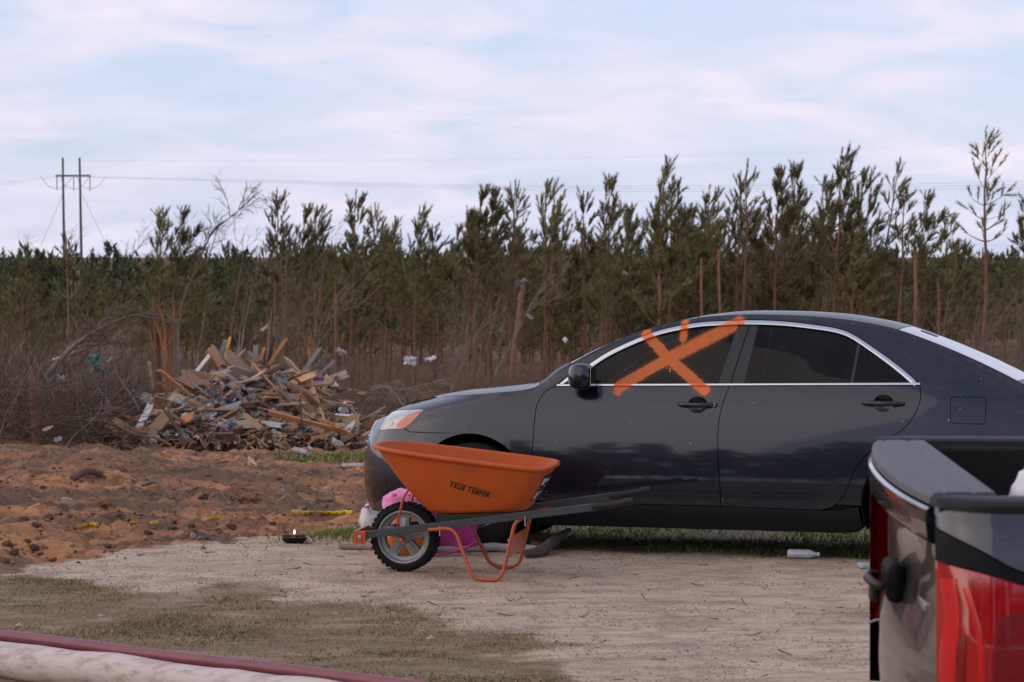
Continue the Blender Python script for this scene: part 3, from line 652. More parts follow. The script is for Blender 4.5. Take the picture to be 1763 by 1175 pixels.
strip('windscreen', .60, 1.36, car_glass('windscreen_glass', (.25, .28, .26), False, .4), 26, off=-.001)
xr0 = cx(1545, 567)[0]; xr1 = cx(1752, 656)[0]
strip('roof', 1.36, xr0, PAINT, 40)
rw = strip('rear_window', xr0, xr1, REARG, 30, off=-.001, edge=.985)
strip('boot_lid', xr1, 3.67, PAINT, 14)
sp_q = []
strip('window_sticker', 2.66, 2.76, material('pale_sticker', (.22, .25, .34), .5), 4, parent=rw, off=.003, frange=(-.62, -.50), thick=.002)
# nose and tail across the middle
zz = np.linspace(0, 1, 26); ztp = lambda y: float(TOPX[0, 1]) - .008 - .080 * max(0, 1 - (y / y0_) ** 2); m = MB()
m.grid(np.array([[(nosex(abs(y), .2 + u * (ztp(y) - .2)) + .010 * float(sstep(.40, .46, abs(y))), y, .2 + u * (ztp(y) - .2)) for y in np.linspace(-.72, .72, 61)] for u in zz]), flip=True)
m.obj('front_fascia', PAINT, car, True)
m = MB()
for z in (.60, .64, .68): m.tube([(nosex(abs(y), z) + .004, y, z) for y in np.linspace(-.36, .36, 17)], .009, 8)
m.obj('grille', CHROME, car, bevel=.003)
m = MB(); zz = np.linspace(.24, .98, 16); m.grid(np.array([[(float(TAIL(z)) - .07 + .06 * (1 - (y / .72) ** 2), y, z) for y in np.linspace(-.74, .74, 21)] for z in zz])); m.obj('tail_panel', PAINT, car, True)
# inner shell that closes the gaps, floor and cabin
m = MB(); gx_ = np.linspace(-.5, 3.5, 50)
for sd_ in (-1, 1):
    for xa, xb in ((-.62, -.40), (.40, 2.36), (3.17, 3.6)):
        xx = np.linspace(xa, xb, 30); m.grid(np.array([[(x, sd_ * max(float(W(x, min(z, float(topz(x)) - .04))) - .034, .2), min(z, float(topz(max(x, x_t + .02))) - .05 - (.05 if x < 0 else 0))) for x in xx] for z in np.linspace(.19, .945, 14)]), flip=sd_ > 0)
    for xa, xb in ((-.40, .40), (2.36, 3.17)):
        xx = np.linspace(xa, xb, 16); m.grid(np.array([[(x, sd_ * max(min(float(W(x, min(z, float(topz(x)) - .02))) - .034, .83), .2), min(z, float(topz(x)) - .03)) for x in xx] for z in np.linspace(.73, .93, 6)]), flip=sd_ > 0)
m.box((1.42, 0, .19), (.96, .80, .02)); m.box((-.1, 0, .40), (.42, .44, .2)); m.box((2.9, 0, .42), (.6, .44, .15)); m.box((.45, 0, .55), (.03, .80, .38)); m.box((2.75, 0, .72), (.35, .78, .02)); m.box((2.85, 0, .93), (.35, .72, .012))
m.obj('inner_shell', UNDER, car)
def seat(x, y, wd):
    s = empty('seat'); s.parent = car; s.location = (x, y, 0)
    m = MB(); m.box((0, 0, .48), (.26, wd, .07)); m.obj('cushion', DARKIN, s, bevel=.03)
    m = MB(); M_ = Matrix.Translation((.27, 0, .50)) @ Matrix.Rotation(R(18), 4, 'Y'); m.box((0, 0, .31), (.06, wd * .95, .31), M_, .85); m.obj('backrest', DARKIN, s, bevel=.04)
    for yy in ((0,) if wd < .4 else (-.35, .35)):
        m = MB(); m.box((.005, yy, .70), (.045, .13, .085), M_, .85); m.obj('headrest', DARKIN, s, bevel=.03)
seat(1.35, -.37, .25); seat(1.35, .37, .25); seat(2.2, 0, .62)
m = MB(); m.lathe([(.185 + .014 * math.cos(a), .014 * math.sin(a)) for a in np.linspace(0, 2 * math.pi, 9)], 32, 'X'); m.box((0, 0, 0), (.02, .17, .03)); m.box((0, 0, -.08), (.02, .03, .09))
o = m.obj('steering_wheel', BLACKP, car, True, auto=40); o.location = (.98, -.37, .86); o.rotation_euler = (0, R(-22), 0)
m = MB(); m.box((.72, 0, .80), (.18, .74, .11)); m.obj('dashboard', DARKIN, car, bevel=.04)

# ------------------------------------------------------------------ wheelbarrow
from mathutils.bvhtree import BVHTree
BF = Frame((-.618, 13.24, .0), -12)
wb = tag(empty('wheelbarrow', M=BF.M), 'orange plastic-tub wheelbarrow with dark grey handles parked beside the sedan', 'wheelbarrow')
TUB = material('orange_tub_plastic', (.50, .088, .010), .5, col2=(.40, .082, .018), nscale=9, ndetail=8, lo=.48, hi=.7, rvar=.25, bump=.0004, bscale=160, spec=.35)
OMET = material('orange_painted_steel', (.50, .095, .022), .38, col2=(.38, .07, .02), nscale=18, coat=.3)
HAND = material('grey_handle_paint', (.040, .049, .054), .5, col2=(.030, .037, .040), nscale=10)
GRIP = material('black_grip_rubber', (.010, .010, .011), .7, nscale=20)
BOLT = material('zinc_bolt', (.55, .56, .58), .35, .9, nscale=30)
def half(P, n):
    P = [np.array(p) for p in P]; full = P + [np.array((p[0], -p[1])) for p in P[-2:0:-1]]
    return catmull(full, n, True)
rimP = half([(-.187, 0), (-.178, .095), (-.125, .195), (.02, .272), (.25, .312), (.55, .322), (.80, .308), (.885, .262), (.912, .16), (.917, 0)], 7)
basP = half([(.155, 0), (.160, .055), (.185, .115), (.245, .162), (.36, .19), (.50, .195), (.64, .188), (.705, .165), (.728, .09), (.732, 0)], 7)
def rimz(x): return .742 - (x + .187) * .1123
def loop(t, ins=0.0):
    q = basP + (rimP - basP) * t; bul = .012 * math.sin(math.pi * t); c = np.array([.4, 0]); d = q - c; L = np.linalg.norm(d, axis=1)[:, None]; q = q + d / L * (bul - ins)
    zb = .350 + .028 * (q[:, 0] - .15) / .58; zr = rimz(q[:, 0]); tt = t if t > .12 else t
    return np.concatenate([q, (zb + (zr - zb) * (1 - (1 - tt) ** 1.0))[:, None]], 1)
outer = [np.concatenate([basP * .0 + np.array([.44, 0]) + (basP - np.array([.44, 0])) * k, (np.full(len(basP), 0.0) + .350 + .028 * (basP[:, 0] - .15) / .58)[:, None]], 1) for k in (.02, .5, .88)]
rimP = rimP + (np.array([.40, 0]) - rimP) / np.linalg.norm(rimP - np.array([.40, 0]), axis=1)[:, None] * .024
rimP[:, 0] = np.where(rimP[:, 0] > .4, .4 + (rimP[:, 0] - .4) * .945, rimP[:, 0])
rows = outer + [loop(t) + np.array([0, 0, .0 if t > 0 else .006]) for t in np.linspace(0, .965, 14)]
r1 = loop(.965); c_ = np.array([.4, 0, 0]); dirn = r1 - c_; dirn[:, 2] = 0; dirn /= np.linalg.norm(dirn, axis=1)[:, None]
up3 = np.array([0, 0, 1.0])
for o_, z_ in ((.012, -.006), (.019, -.004), (.023, .004), (.022, .012), (.016, .018), (.006, .020), (-.003, .016), (-.007, .004)): rows.append(r1 + dirn * o_ + up3 * z_)
for t in np.linspace(.9, .03, 12): rows.append(loop(t, .005) + np.array([0, 0, .004]))
rows += [np.concatenate([np.array([.44, 0]) + (basP - np.array([.44, 0])) * k, (.358 + .028 * (basP[:, 0] - .15) / .58)[:, None]], 1) for k in (.85, .4, .02)]
rows = [np.concatenate([r, r[:1]]) for r in rows]
m = MB(); m.grid(np.array(rows)); tub = m.obj('tub', TUB, wb, True); bvh = BVHTree.FromPolygons([Vector(v) for v in m.V], m.F)
# lettering on the tub wall
INK = material('black_print', (.012, .010, .009), .6)
def text_mesh(txt, size, shear=0.0, bold=.0):
    c = bpy.data.curves.new('lettering', 'FONT'); c.body = txt; c.size = size; c.shear = shear; c.offset = bold; c.resolution_u = 3
    o = bpy.data.objects.new('lettering', c); COL.objects.link(o); bpy.context.view_layer.update()
    me = o.to_mesh(); V = np.array([v.co[:] for v in me.vertices]); Fc = [tuple(p.vertices) for p in me.polygons]; o.to_mesh_clear(); bpy.data.objects.remove(o); bpy.data.curves.remove(c); return V, Fc
V, Fc = [], []; xo = 0
for word in ('TRUE', 'TEMPER'):
    x0 = xo
    for i, ch in enumerate(word):
        sz = .058 if i == 0 else .044
        v, f = text_mesh(ch, sz, 0.0, .0022); v = v[:, :2] * np.array([.80, 1.0]); w_ = v[:, 0].max() - v[:, 0].min(); v[:, 0] -= v[:, 0].min()
        b = len(V); V += [(p[0] + xo, p[1]) for p in v]; Fc += [tuple(q + b for q in g) for g in f]; xo += w_ + .005
    b = len(V); V += [(x0 + .02, .0365), (xo - .002, .0365), (xo - .002, .0425), (x0 + .02, .0425)]; Fc += [(b, b + 1, b + 2, b + 3)]; xo += .010
V = np.array(V); V[:, 0] += V[:, 1] * .22; V *= .252 / xo
a_ = R(-14.6); L0 = np.array([.318, .522]); P3 = []
for u, v in V:
    x = L0[0] + u * math.cos(a_) - v * math.sin(a_) ; z = L0[1] + u * math.sin(a_) + v * math.cos(a_)
    h = bvh.ray_cast(Vector((x, -1, z)), Vector((0, 1, 0))); P3.append((x, (h[0].y if h[0] else -.3) - .0015, z))
mesh('lettering', P3, Fc, INK, tub)
# warning label on the rear wall
lm_ = MB(); lm2 = MB(); WHT = material('white_print', (.62, .66, .70), .5)
def rearpt(y, z):
    h = bvh.ray_cast(Vector((2, y, z)), Vector((-1, 0, 0))); return ((h[0].x if h[0] else .9) + .0015, y, z)
lm_.grid(np.array([[rearpt(y, z) for y in np.linspace(-.12, .12, 9)] for z in np.linspace(.43, .58, 8)]), flip=True)
for y0, y1, z0, z1 in ((-.10, -.02, .52, .56), (.0, .09, .53, .55), (-.10, .08, .50, .508), (-.10, -.04, .44, .485), (-.01, .10, .45, .458), (-.01, .08, .47, .478)):
    lm2.grid(np.array([[(rearpt(y, z)[0] + .001, y, z) for y in (y0, y1)] for z in (z0, z1)]), flip=True)
lb = lm_.obj('warning_label', INK, tub); lm2.obj('label_print', WHT, lb)
# handles, grips, brackets, legs
for s in (-1, 1):
    p0, p1 = Vector((-.22, s * .105, .214)), Vector((1.17, s * .285, .430)); d = (p1 - p0); L = d.length; zax = d.normalized(); xax = Vector((0, 0, 1)).cross(zax).normalized(); yax = zax.cross(xax)
    M_ = Matrix(((zax.x, xax.x, yax.x, p0.x), (zax.y, xax.y, yax.y, p0.y), (zax.z, xax.z, yax.z, p0.z), (0, 0, 0, 1)))
    m = MB(); m.box((L / 2, 0, 0), (L / 2, .014, .0215), M_); h_ = m.obj('handle', HAND, wb, bevel=.004)
    m = MB(); pts = [M_ @ Vector((L - .02 + .24 * k / 10, 0, .002 + (.006 if k > 7 else 0))) for k in range(11)]; m.tube(pts, [.0205, .021, .0185, .0175, .0185, .0175, .0185, .0175, .0185, .020, .019], 14, flat=1.05); m.obj('grip', GRIP, h_, True, auto=60)
    # leg: one bent tube
    def bend(P, r, n=7):
        out = [Vector(P[0])]
        for i in range(1, len(P) - 1):
            a, b, c = Vector(P[i - 1]), Vector(P[i]), Vector(P[i + 1]); u = (a - b).normalized(); v = (c - b).normalized(); rr = min(r, (a - b).length * .45, (c - b).length * .45)
            for k in range(n + 1): t = k / n; out.append((b + u * rr) * (1 - t) ** 2 + b * 2 * t * (1 - t) + (b + v * rr) * t * t)
        return out + [Vector(P[-1])]
    zg = Hs(*( (BF.M @ Vector((.54, s * .24, 0))).xy ))
    P = [(.18, s * .172, .262), (.335, s * .186, .280), (.455, s * .235, zg + .013), (.622, s * .240, zg + .013), (.70, s * .228, .338), (.80, s * .224, .361)]
    m = MB(); m.tube(bend(P, .06), .0108, 12); m.obj('leg', OMET, wb, True, auto=60)
    m = MB(); m.tube([(-.012, s * .095, .205), (-.018, s * .102, .30), (.02, s * .115, .44), (.06, s * .12, .50)], .0075, 8); m.obj('front_strut', OMET, wb, True)
    m = MB(); m.box((0, s * .085, .19), (.016, .005, .026)); m.tube([(0, s * .078, .196), (0, s * .112, .196)], .009, 10); m.obj('axle_bracket', OMET, wb, bevel=.002)
    for x_, z_ in ((.25, .292), (.76, .367)): m = MB(); m.tube([(x_, s * (.12 + .13 * (x_ + .22)), z_ - .060), (x_, s * (.12 + .13 * (x_ + .22)), z_ - .005)], .004, 8); m.obj('bolt', BOLT, wb)
    for x_, z_ in ((.668, .225), (.648, .118)): m = MB(); m.tube([(x_, s * .225, z_), (x_, s * .256, z_)], .008, 8); m.obj('bolt', BOLT, wb)
    m = MB(); V_ = [(.225, s * .155, .268 + .03), (.69, s * .21, .345 + .018), (.735, s * .215, .378), (.225, s * .155, .352)]
    m.add([(x, y - .014, z) for x, y, z in V_] + [(x, y + .014, z) for x, y, z in V_], [(0, 1, 2, 3), (7, 6, 5, 4), (0, 4, 5, 1), (1, 5, 6, 2), (2, 6, 7, 3), (3, 7, 4, 0)]); m.obj('riser_wedge', GRIP, wb)
m = MB(); m.box((-.262, 0, .205), (.010, .135, .038)); m.box((-.235, -.128, .205), (.034, .005, .036)); m.box((-.235, .128, .205), (.034, .005, .036)); gd = m.obj('nose_bracket', OMET, wb, bevel=.006)
m = MB(); m.tube([(-.235, -.128, .205), (-.235, -.142, .205)], .011, 12); m.obj('bolt', BOLT, gd, bevel=.003)
m = MB(); m.add([(.676, -.222, .245), (.648, -.222, .120), (.648, .222, .120), (.676, .222, .245)] + [(.682, -.222, .245), (.654, -.222, .120), (.654, .222, .120), (.682, .222, .245)], [(0, 1, 2, 3), (7, 6, 5, 4), (0, 4, 5, 1), (1, 5, 6, 2), (2, 6, 7, 3), (3, 7, 4, 0)]); m.obj('leg_brace', OMET, wb)
wl = empty('wheel'); wl.parent = wb; wl.location = (0, 0, .2)
m = MB(); m.lathe([(.150, -.040), (.156, -.050), (.170, -.053), (.186, -.047), (.195, -.035), (.198, 0), (.195, .035), (.186, .047), (.170, .053), (.156, .050), (.150, .040)], 60, 'Y')
for k in range(36):
    for s in (-1, 1):
        a = 2 * math.pi * (k + (.5 if s > 0 else 0)) / 36; m.box((.197, s * .024, 0), (.0035, .020, .0095), Matrix.Rotation(a, 4, 'Y'))
m.obj('tyre', RUBBER, wl, True, auto=30)
m = MB(); PL = material('grey_plastic_rim', (.30, .31, .31), .38, .25, col2=(.24, .24, .24), nscale=10)
m.lathe([(.158, -.046), (.150, -.050), (.143, -.048), (.136, -.030), (.118, -.022), (.116, .022), (.136, .030), (.150, .050), (.158, .046)], 60, 'Y')
for k in range(5):
    a = R(90 + 72 * k); M_ = Matrix.Rotation(-a, 4, 'Y')
    V_ = [(.02, -.030, -.024), (.02, -.030, .024), (.122, -.024, -.030), (.122, -.024, .030), (.02, .030, -.024), (.02, .030, .024), (.122, .024, -.030), (.122, .024, .030)]
    m.add([M_ @ Vector(v) for v in V_], [(0, 1, 3, 2), (4, 6, 7, 5), (1, 5, 7, 3), (0, 2, 6, 4)])
    m.add([M_ @ Vector(v) for v in ((.035, -.031, -.010), (.035, -.031, .010), (.06, -.043, .008), (.06, -.043, -.008), (.110, -.026, .016), (.110, -.026, -.016))], [(0, 3, 2, 1), (3, 5, 4, 2), (0, 5, 3), (1, 2, 4)])
m.lathe([(0, -.05), (.020, -.05), (.036, -.036), (.040, -.028), (.040, .028), (.02, .05), (0, .05)], 24, 'Y'); m.obj('rim', PL, wl, True, auto=32)
m = MB(); m.tube([(0, -.115, -.004), (0, .115, -.004)], .0075, 12); m.obj('axle', BOLT, wl, True, auto=40)

# ------------------------------------------------------------------ toys and soft things heaped between the wheelbarrow and the car
def lumpy(name, c, rad, mat, label, cat, seed=0, amp=.18, freq=3.0, p=.8, group=None, flat=True, rz=0, n=22, parent=None):
    rows = n; cols = n * 2; Fc = []
    th, ph = np.meshgrid(np.pi * np.arange(rows + 1) / rows, 2 * np.pi * np.arange(cols) / cols, indexing='ij')
    d = np.stack([np.sin(th) * np.cos(ph), np.sin(th) * np.sin(ph), np.cos(th)], -1).reshape(-1, 3); q = np.sign(d) * np.abs(d) ** p
    k = 1 + amp * 2 * (fbm(d[:, 0] * freq + seed * 3.1 + d[:, 2] * 1.7, d[:, 1] * freq + d[:, 2] * freq + seed, 4, seed, .6) - .5)
    q = q * np.array(rad) * k[:, None]
    if flat: q[:, 2] = np.maximum(q[:, 2], -rad[2] * .72)
    cr, sr = math.cos(rz), math.sin(rz); V = np.stack([q[:, 0] * cr - q[:, 1] * sr, q[:, 0] * sr + q[:, 1] * cr, q[:, 2]], 1)
    for i in range(rows):
        for j in range(cols): j2 = (j + 1) % cols; Fc.append((i * cols + j, (i + 1) * cols + j, (i + 1) * cols + j2, i * cols + j2))
    o = mesh(name, V, Fc, mat, parent, True, loc=c)
    if label: tag(o, label, cat, group)
    return o
def cloth(name, col, col2=None, sc=9, lo=.45, hi=.55): return material(name, col, .8, col2=col2, nscale=sc, bump=.003, bscale=30, lo=lo, hi=hi)
def gp(px, py, dz=0.0): p = ground_px(px, py); p.z += dz; return p
p = gp(768, 952); lumpy('cloth_bag', p + Vector((0, .10, .13)), (.20, .12, .18), cloth('magenta_cloth', (.62, .06, .30), (.40, .05, .25), 5, .35, .65), 'slumped magenta cloth bag on the ground behind the wheelbarrow wheel', 'bag', 4, .26, 2.6)
p = gp(705, 958); lumpy('plush_toy', Vector(at(702, 868, 13.95)), (.150, .12, .090), cloth('pink_spotted_plush', (.78, .26, .52), (.50, .02, .06), 11, .56, .60), 'pink plush toy with red spots on top of the heap of toys', 'toy', 9, .2, 3.0)
lumpy('plush_toy', Vector((at(700, 915, 13.93)[0], 13.93, .115)), (.13, .13, .155), cloth('orange_plush', (.55, .14, .02), (.42, .10, .02), 8), 'round orange stuffed toy seen through the wheelbarrow wheel', 'toy', 12, .14, 2.2)
p = gp(640, 925); lumpy('pillow', p + Vector((.02, .10, .10)), (.105, .12, .125), cloth('white_cotton', (.66, .66, .70), (.56, .54, .60), 6), 'small white cushion with purple strap in front of the wheelbarrow wheel', 'pillow', 15, .2, 2.4)
m = MB(); q = p + Vector((.02, .10, .10)); m.tube([q + Vector((.115 * math.cos(a) * 1.0 + .0, -.10, .135 * math.sin(a) * .6 + .03)) for a in np.linspace(.4, 2.2, 12)], .013, 8, flat=.5); o = m.obj('purple_strap', cloth('purple_web', (.36, .06, .42)), None, True); o.parent = bpy.data.objects['pillow']; o.matrix_parent_inverse = Matrix.Translation(-q)
p = gp(652, 938); lumpy('toy_block', p + Vector((0, .05, .03)), (.045, .05, .042), cloth('red_toy_plastic', (.55, .015, .02)), 'small red plastic toy lying under the wheelbarrow nose', 'toy', 21, .1, 2)
p = gp(667, 945); m = MB(); m.tube([p + Vector((-.02, .06, .035)), p + Vector((.03, .03, .03)), p + Vector((.10, .05, .03))], [.012, .014, .010], 8); tag(m.obj('toy_stick', cloth('green_toy_plastic', (.03, .40, .25)), None, True), 'thin sea-green plastic toy piece behind the wheelbarrow wheel', 'toy')
p = gp(800, 940); m = MB(); M_ = Matrix.Translation(p + Vector((.02, .05, .09))) @ Matrix.Rotation(R(12), 4, 'Y'); m.box((0, 0, 0), (.016, .012, .095), M_); tag(m.obj('yellow_ruler', cloth('yellow_plastic', (.62, .42, .02)), None, bevel=.003), 'upright yellow plastic strip leaning on the magenta bag', 'toy')
p = gp(815, 938); m = MB(); m.tube([p + Vector((-.03, .12, .20)), p + Vector((.0, .08, .12)), p + Vector((.05, .04, .045)), p + Vector((.13, .02, .02)), p + Vector((.22, .0, .012))], .014, 8, flat=.35); tag(m.obj('purple_strap', cloth('violet_web', (.16, .05, .26)), None, True), 'dark purple fabric strap trailing off the magenta bag', 'strap')
p = gp(750, 958); m = MB(); m.tube([p + Vector((-.02, .0, .01)), p + Vector((.08, .0, .02)), p + Vector((.18, .03, .045)), p + Vector((.26, .07, .09))], [.008, .018, .020, .010], 8, flat=.5); tag(m.obj('pink_ribbon', cloth('bright_pink_cloth', (.60, .05, .30)), None, True), 'bright pink ribbon of cloth curling in front of the magenta bag', 'ribbon')
lumpy('toy_ball', Vector(at(724, 873, 13.82)), (.035, .035, .03), cloth('blue_toy_plastic', (.03, .16, .55)), 'small bright blue toy piece on the heap under the tub', 'toy', 33, .05, 2, flat=False)

# sticks and poles on the ground by the wheelbarrow
BARK = material('weathered_bark', (.115, .095, .080), .9, col2=(.055, .044, .036), nscale=14, stretch=(1, 1, 4), bump=.006, bscale=30)
PALE = material('peeled_pale_wood', (.40, .36, .35), .75, col2=(.27, .23, .22), nscale=10, stretch=(.4, 3, 3), bump=.002)
GREYW = material('grey_stick_wood', (.26, .205, .165), .85, col2=(.18, .14, .11), nscale=12, stretch=(1, 4, 4), bump=.003)
def limb(name, pts, rad, mat, label, cat, n=10, group=None, jit=.004, seed=1):
    rng = random.Random(seed); P = catmull([np.array(p) for p in pts], 5); rr = np.interp(np.linspace(0, 1, len(P)), np.linspace(0, 1, len(rad)), rad)
    P = [Vector(q) + Vector((rng.uniform(-jit, jit), rng.uniform(-jit, jit), rng.uniform(-jit, jit))) for q in P]
    m = MB(); m.tube(P, list(rr), n); o = m.obj(name, mat, None, True, auto=60); return tag(o, label, cat, group)
a, b, c = gp(586, 947, .022), gp(660, 949, .022), gp(700, 952, .022); limb('stick', [a, b, c], [.018, .021, .019], GREYW, 'short grey-brown stick lying under the wheelbarrow wheel', 'stick')
a, b, c = gp(735, 955, .026), gp(850, 951, .030), gp(925, 956, .030); limb('pole', [a, b, c], [.020, .028, .030], PALE, 'pale stripped pole lying behind the wheelbarrow legs', 'pole')
a, b, c, d = gp(905, 962, .03), gp(932, 958, .035), gp(955, 950, .07), gp(982, 948, .13); limb('branch', [a, b, c, d], [.022, .036, .034, .014], BARK, 'dark curved bark-covered branch beside the front of the sedan', 'branch')
a, b = gp(915, 950, .03), gp(960, 950, .03); limb('board_scrap', [a + Vector((0, .12, 0)), b + Vector((0, .12, 0))], [.024, .022], material('raw_tan_wood', (.30, .18, .11), .8, nscale=10), 'short tan wood scrap half under the car by the dark branch', 'wood scrap', n=6)

# ------------------------------------------------------------------ pickup truck, its tail towards the wheelbarrow
TF = Frame((1.030, 6.03, 0.0), -3.8)
tk = tag(empty('pickup_truck', M=TF.M), 'dark grey pickup truck showing its tailgate corner and red tail light', 'truck')
def truck_paint():
    m = material('truck_paint', (.012, .016, .025), .28, .7, col2=(.02, .024, .03), nscale=4, coat=1.0, rvar=.1); m.node_tree.nodes['Principled BSDF'].inputs['Coat IOR'].default_value = 1.6; return m
TP = truck_paint(); CAPM = material('grey_textured_plastic', (.105, .105, .115), .62, col2=(.085, .085, .092), nscale=40, bump=.001, bscale=300); CAPD = material('dark_rail_plastic', (.022, .023, .027), .6, spec=.25, col2=(.016, .017, .020), nscale=20)
MUDREFL = material('mud_and_reflection_tint', (.055, .054, .054), .30, .6, col2=(.14, .12, .105), nscale=16, ndetail=10, lo=.42, hi=.64, coat=.7, rvar=.25)  # mud speckle, plus the ground's pale reflection painted into the colour
RED = material('red_lens', (.44, .004, .008), .08, col2=(.32, .003, .006), nscale=6, coat=1.0, spec=.6); RIBM = material('bright_red_rib', (.62, .008, .012), .12, coat=1.0); REDD = material('dark_red_reflector', (.24, .003, .006), .2, nscale=40, coat=.6)
BLK = material('black_trim_and_shade', (.010, .011, .013), .6, nscale=8, spec=.1)
TW = pchip(np.array([.2, .45, .6, .8, .95, 1.05, 1.15, 1.23, 1.275, 1.31, 1.40, 1.8, 2.0]), np.array([.93, .955, .965, .972, .968, .958, .945, .925, .90, .885, .86, .72, .6]))
def Tw(x, z):
    x, z = np.broadcast_arrays(np.asarray(x, float), np.asarray(z, float)); y = TW(z)
    t = np.clip((.140 - x) / .16, 0, .985); y = y - .17 * (1 - np.sqrt(1 - t ** 2.4)); t2 = np.clip((x - 4.6) / .9, 0, .98); return y - .3 * (1 - np.sqrt(1 - t2 ** 2))
ztop = 1.272
def tx(px, py):
    y = -.93
    for _ in range(12): q = TF.un(px, py, y); y = -float(Tw(q[0], q[2]))
    return (q[0], q[2])
e0 = -.010
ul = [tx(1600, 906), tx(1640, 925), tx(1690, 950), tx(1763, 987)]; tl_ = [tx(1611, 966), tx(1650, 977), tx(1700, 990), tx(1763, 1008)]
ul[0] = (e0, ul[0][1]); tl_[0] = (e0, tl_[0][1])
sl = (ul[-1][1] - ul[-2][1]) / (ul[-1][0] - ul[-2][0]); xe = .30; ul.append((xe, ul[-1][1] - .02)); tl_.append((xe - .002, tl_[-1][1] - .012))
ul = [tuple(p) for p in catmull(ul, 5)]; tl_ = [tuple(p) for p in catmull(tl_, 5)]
zbt = .74
for sd_ in (-1, 1):
    K = dict(side=sd_, st=.022)
    top_l = [(x, ztop) for x in np.linspace(e0, 1.80, 60)]
    P = top_l + [(1.80, .48)] + [(x, .48) for x in np.linspace(1.75, 1.36, 12)] + arc(.98, .42, .44, 10, 170, 30) + [(.54, .48), (.10, .52), (e0, .56), (e0, zbt - .004)] + [(xe, zbt - .004)] + [(xe, tl_[-1][1])] + ul[::-1]
    bs = panel('bed_side', P, Tw, TP, tk, **K)
    panel('shade_band', ul + tl_[::-1], Tw, BLK, tk, gap=.0015, off=-.004, **K)  # shade under the bedside crease, built as a black strip above the lens
    lp = tl_ + [(xe - .002, zbt), (e0, zbt)]
    L_ = panel('tail_light', lp, Tw, RED, tk, gap=.001, off=.006, lip=.03, **K)
    zt_ = lambda x: float(np.interp(x, [p[0] for p in tl_], [p[1] for p in tl_])); rib = lambda pts, wd, h, mt: ribbon('lens_rib', catmull(pts, 8), lambda x, z: Tw(x, z) + .006, wd, h, mt, L_, side=sd_)
    RED2 = RIBM
    rib([(.010, zbt + .02), (.010, .95), (.018, 1.03), (.010, zt_(.01) - .03)], .030, .004, RED2)
    rib([(.075, zbt + .02), (.078, .93), (.072, 1.0), (.045, zt_(.045) - .04)], .014, .0035, RED2)
    rib([(.028, zbt + .02), (.030, .90), (.032, 1.0)], .026, .003, REDD)
    panel('reflector', [(.10, .80), (.22, .80), (.22, 1.0), (.16, 1.06), (.11, 1.04), (.10, .95)], Tw, REDD, L_, gap=0, off=.0085, lip=.004, **K)
    # rail cap
    xx = np.linspace(-.002, 1.80, 60); yy = Tw(np.maximum(xx, .004), np.full(60, ztop)); rows = []
    for dy, dz_ in ((.004, -.002), (.007, .012), (.002, .022), (-.010, .026), (-.11, .026), (-.125, .02), (-.128, -.04)): rows.append([(x, sd_ * max(y + dy if dy > -.1 else .93 + dy - .02, .70), ztop + dz_) for x, y in zip(xx, yy)])
    m = MB(); m.grid(np.array(rows), flip=sd_ > 0); m.add([r[0] for r in rows], [tuple(range(7))]); m.obj('rail_cap', CAPD, tk, True, auto=35)
    m = MB(); m.box((.99, sd_ * .775, 1.005), (.81, .02, .27)); m.box((1.0, sd_ * .70, .80), (.42, .10, .10)); m.obj('bed_wall', UNDER, tk, bevel=.01)
    m = MB(); m.box((.075, sd_ * .765, .98), (.04, .035, .28)); m.obj('corner_post', TP, tk, bevel=.01)
    m = MB(); m.lathe([(.44, .60), (.44, .93)], 30, 'Y', (.98, 0, .42), R(0), R(180)); m.V = [(v[0], sd_ * v[1], v[2]) for v in m.V]; m.obj('wheel_housing', UNDER, tk, True)
    for xc_ in (.98, 4.55):
        wh = empty('wheel'); wh.parent = tk; wh.location = (xc_, sd_ * .82, .40)
        m = MB(); m.lathe([(.22, -.11), (.24, -.128), (.32, -.13), (.375, -.118), (.395, -.10), (.40, 0), (.395, .10), (.375, .118), (.32, .13), (.24, .128), (.22, .11)], 48, 'Y'); m.obj('tyre', RUBBER, wh, True, auto=35)
        m = MB(); m.lathe([(.21, -.11), (.225, -.115), (.21, -.07), (.19, -.03), (.19, .1)], 40, 'Y'); m.lathe([(0, -.09), (.05, -.088), (.07, -.06)], 24, 'Y')
        for k in range(6): m.box((.125, -.07, 0), (.09, .014, .03), Matrix.Rotation(math.pi / 3 * k, 4, 'Y'))
        if sd_ > 0: m.V = [(v[0], -v[1], v[2]) for v in m.V]
        m.obj('rim', ALLOY, wh, True, auto=30)
    # cab side
    P = [(1.84, 1.27)] + [(x, 1.26) for x in np.linspace(1.9, 3.75, 40)] + [(x, 1.25 - .10 * ((x - 3.75) / 1.5) ** 1.5) for x in np.linspace(3.8, 5.25, 30)] + [(5.35, 1.05), (5.38, .70), (5.30, .50)] + [(4.99, .48)] + arc(4.55, .42, .44, 8, 172, 30) + [(4.0, .45), (1.84, .45)]
    cs = panel('cab_side', P, Tw, TP, tk, side=sd_, st=.05)
    for xa, xb in ((1.95, 2.80), (2.82, 3.85)): ribbon('door_seam', np.array([(xa, .5), (xa, 1.25)]), Tw, .006, .0006, BLK, cs, side=sd_); m = MB(); m.box((xa + .12, sd_ * (float(Tw(xa, 1.05)) + .02), 1.08), (.09, .012, .014)); m.obj('door_handle', TP, cs, bevel=.006)
    P = [(1.90, 1.28), (1.98, 1.80), (2.2, 1.855), (3.0, 1.86), (3.35, 1.80), (3.95, 1.275)]; WN = [[(1.99, 1.31), (2.05, 1.76), (2.76, 1.79), (2.78, 1.31)], [(2.84, 1.31), (2.84, 1.79), (3.25, 1.76), (3.72, 1.31)]]
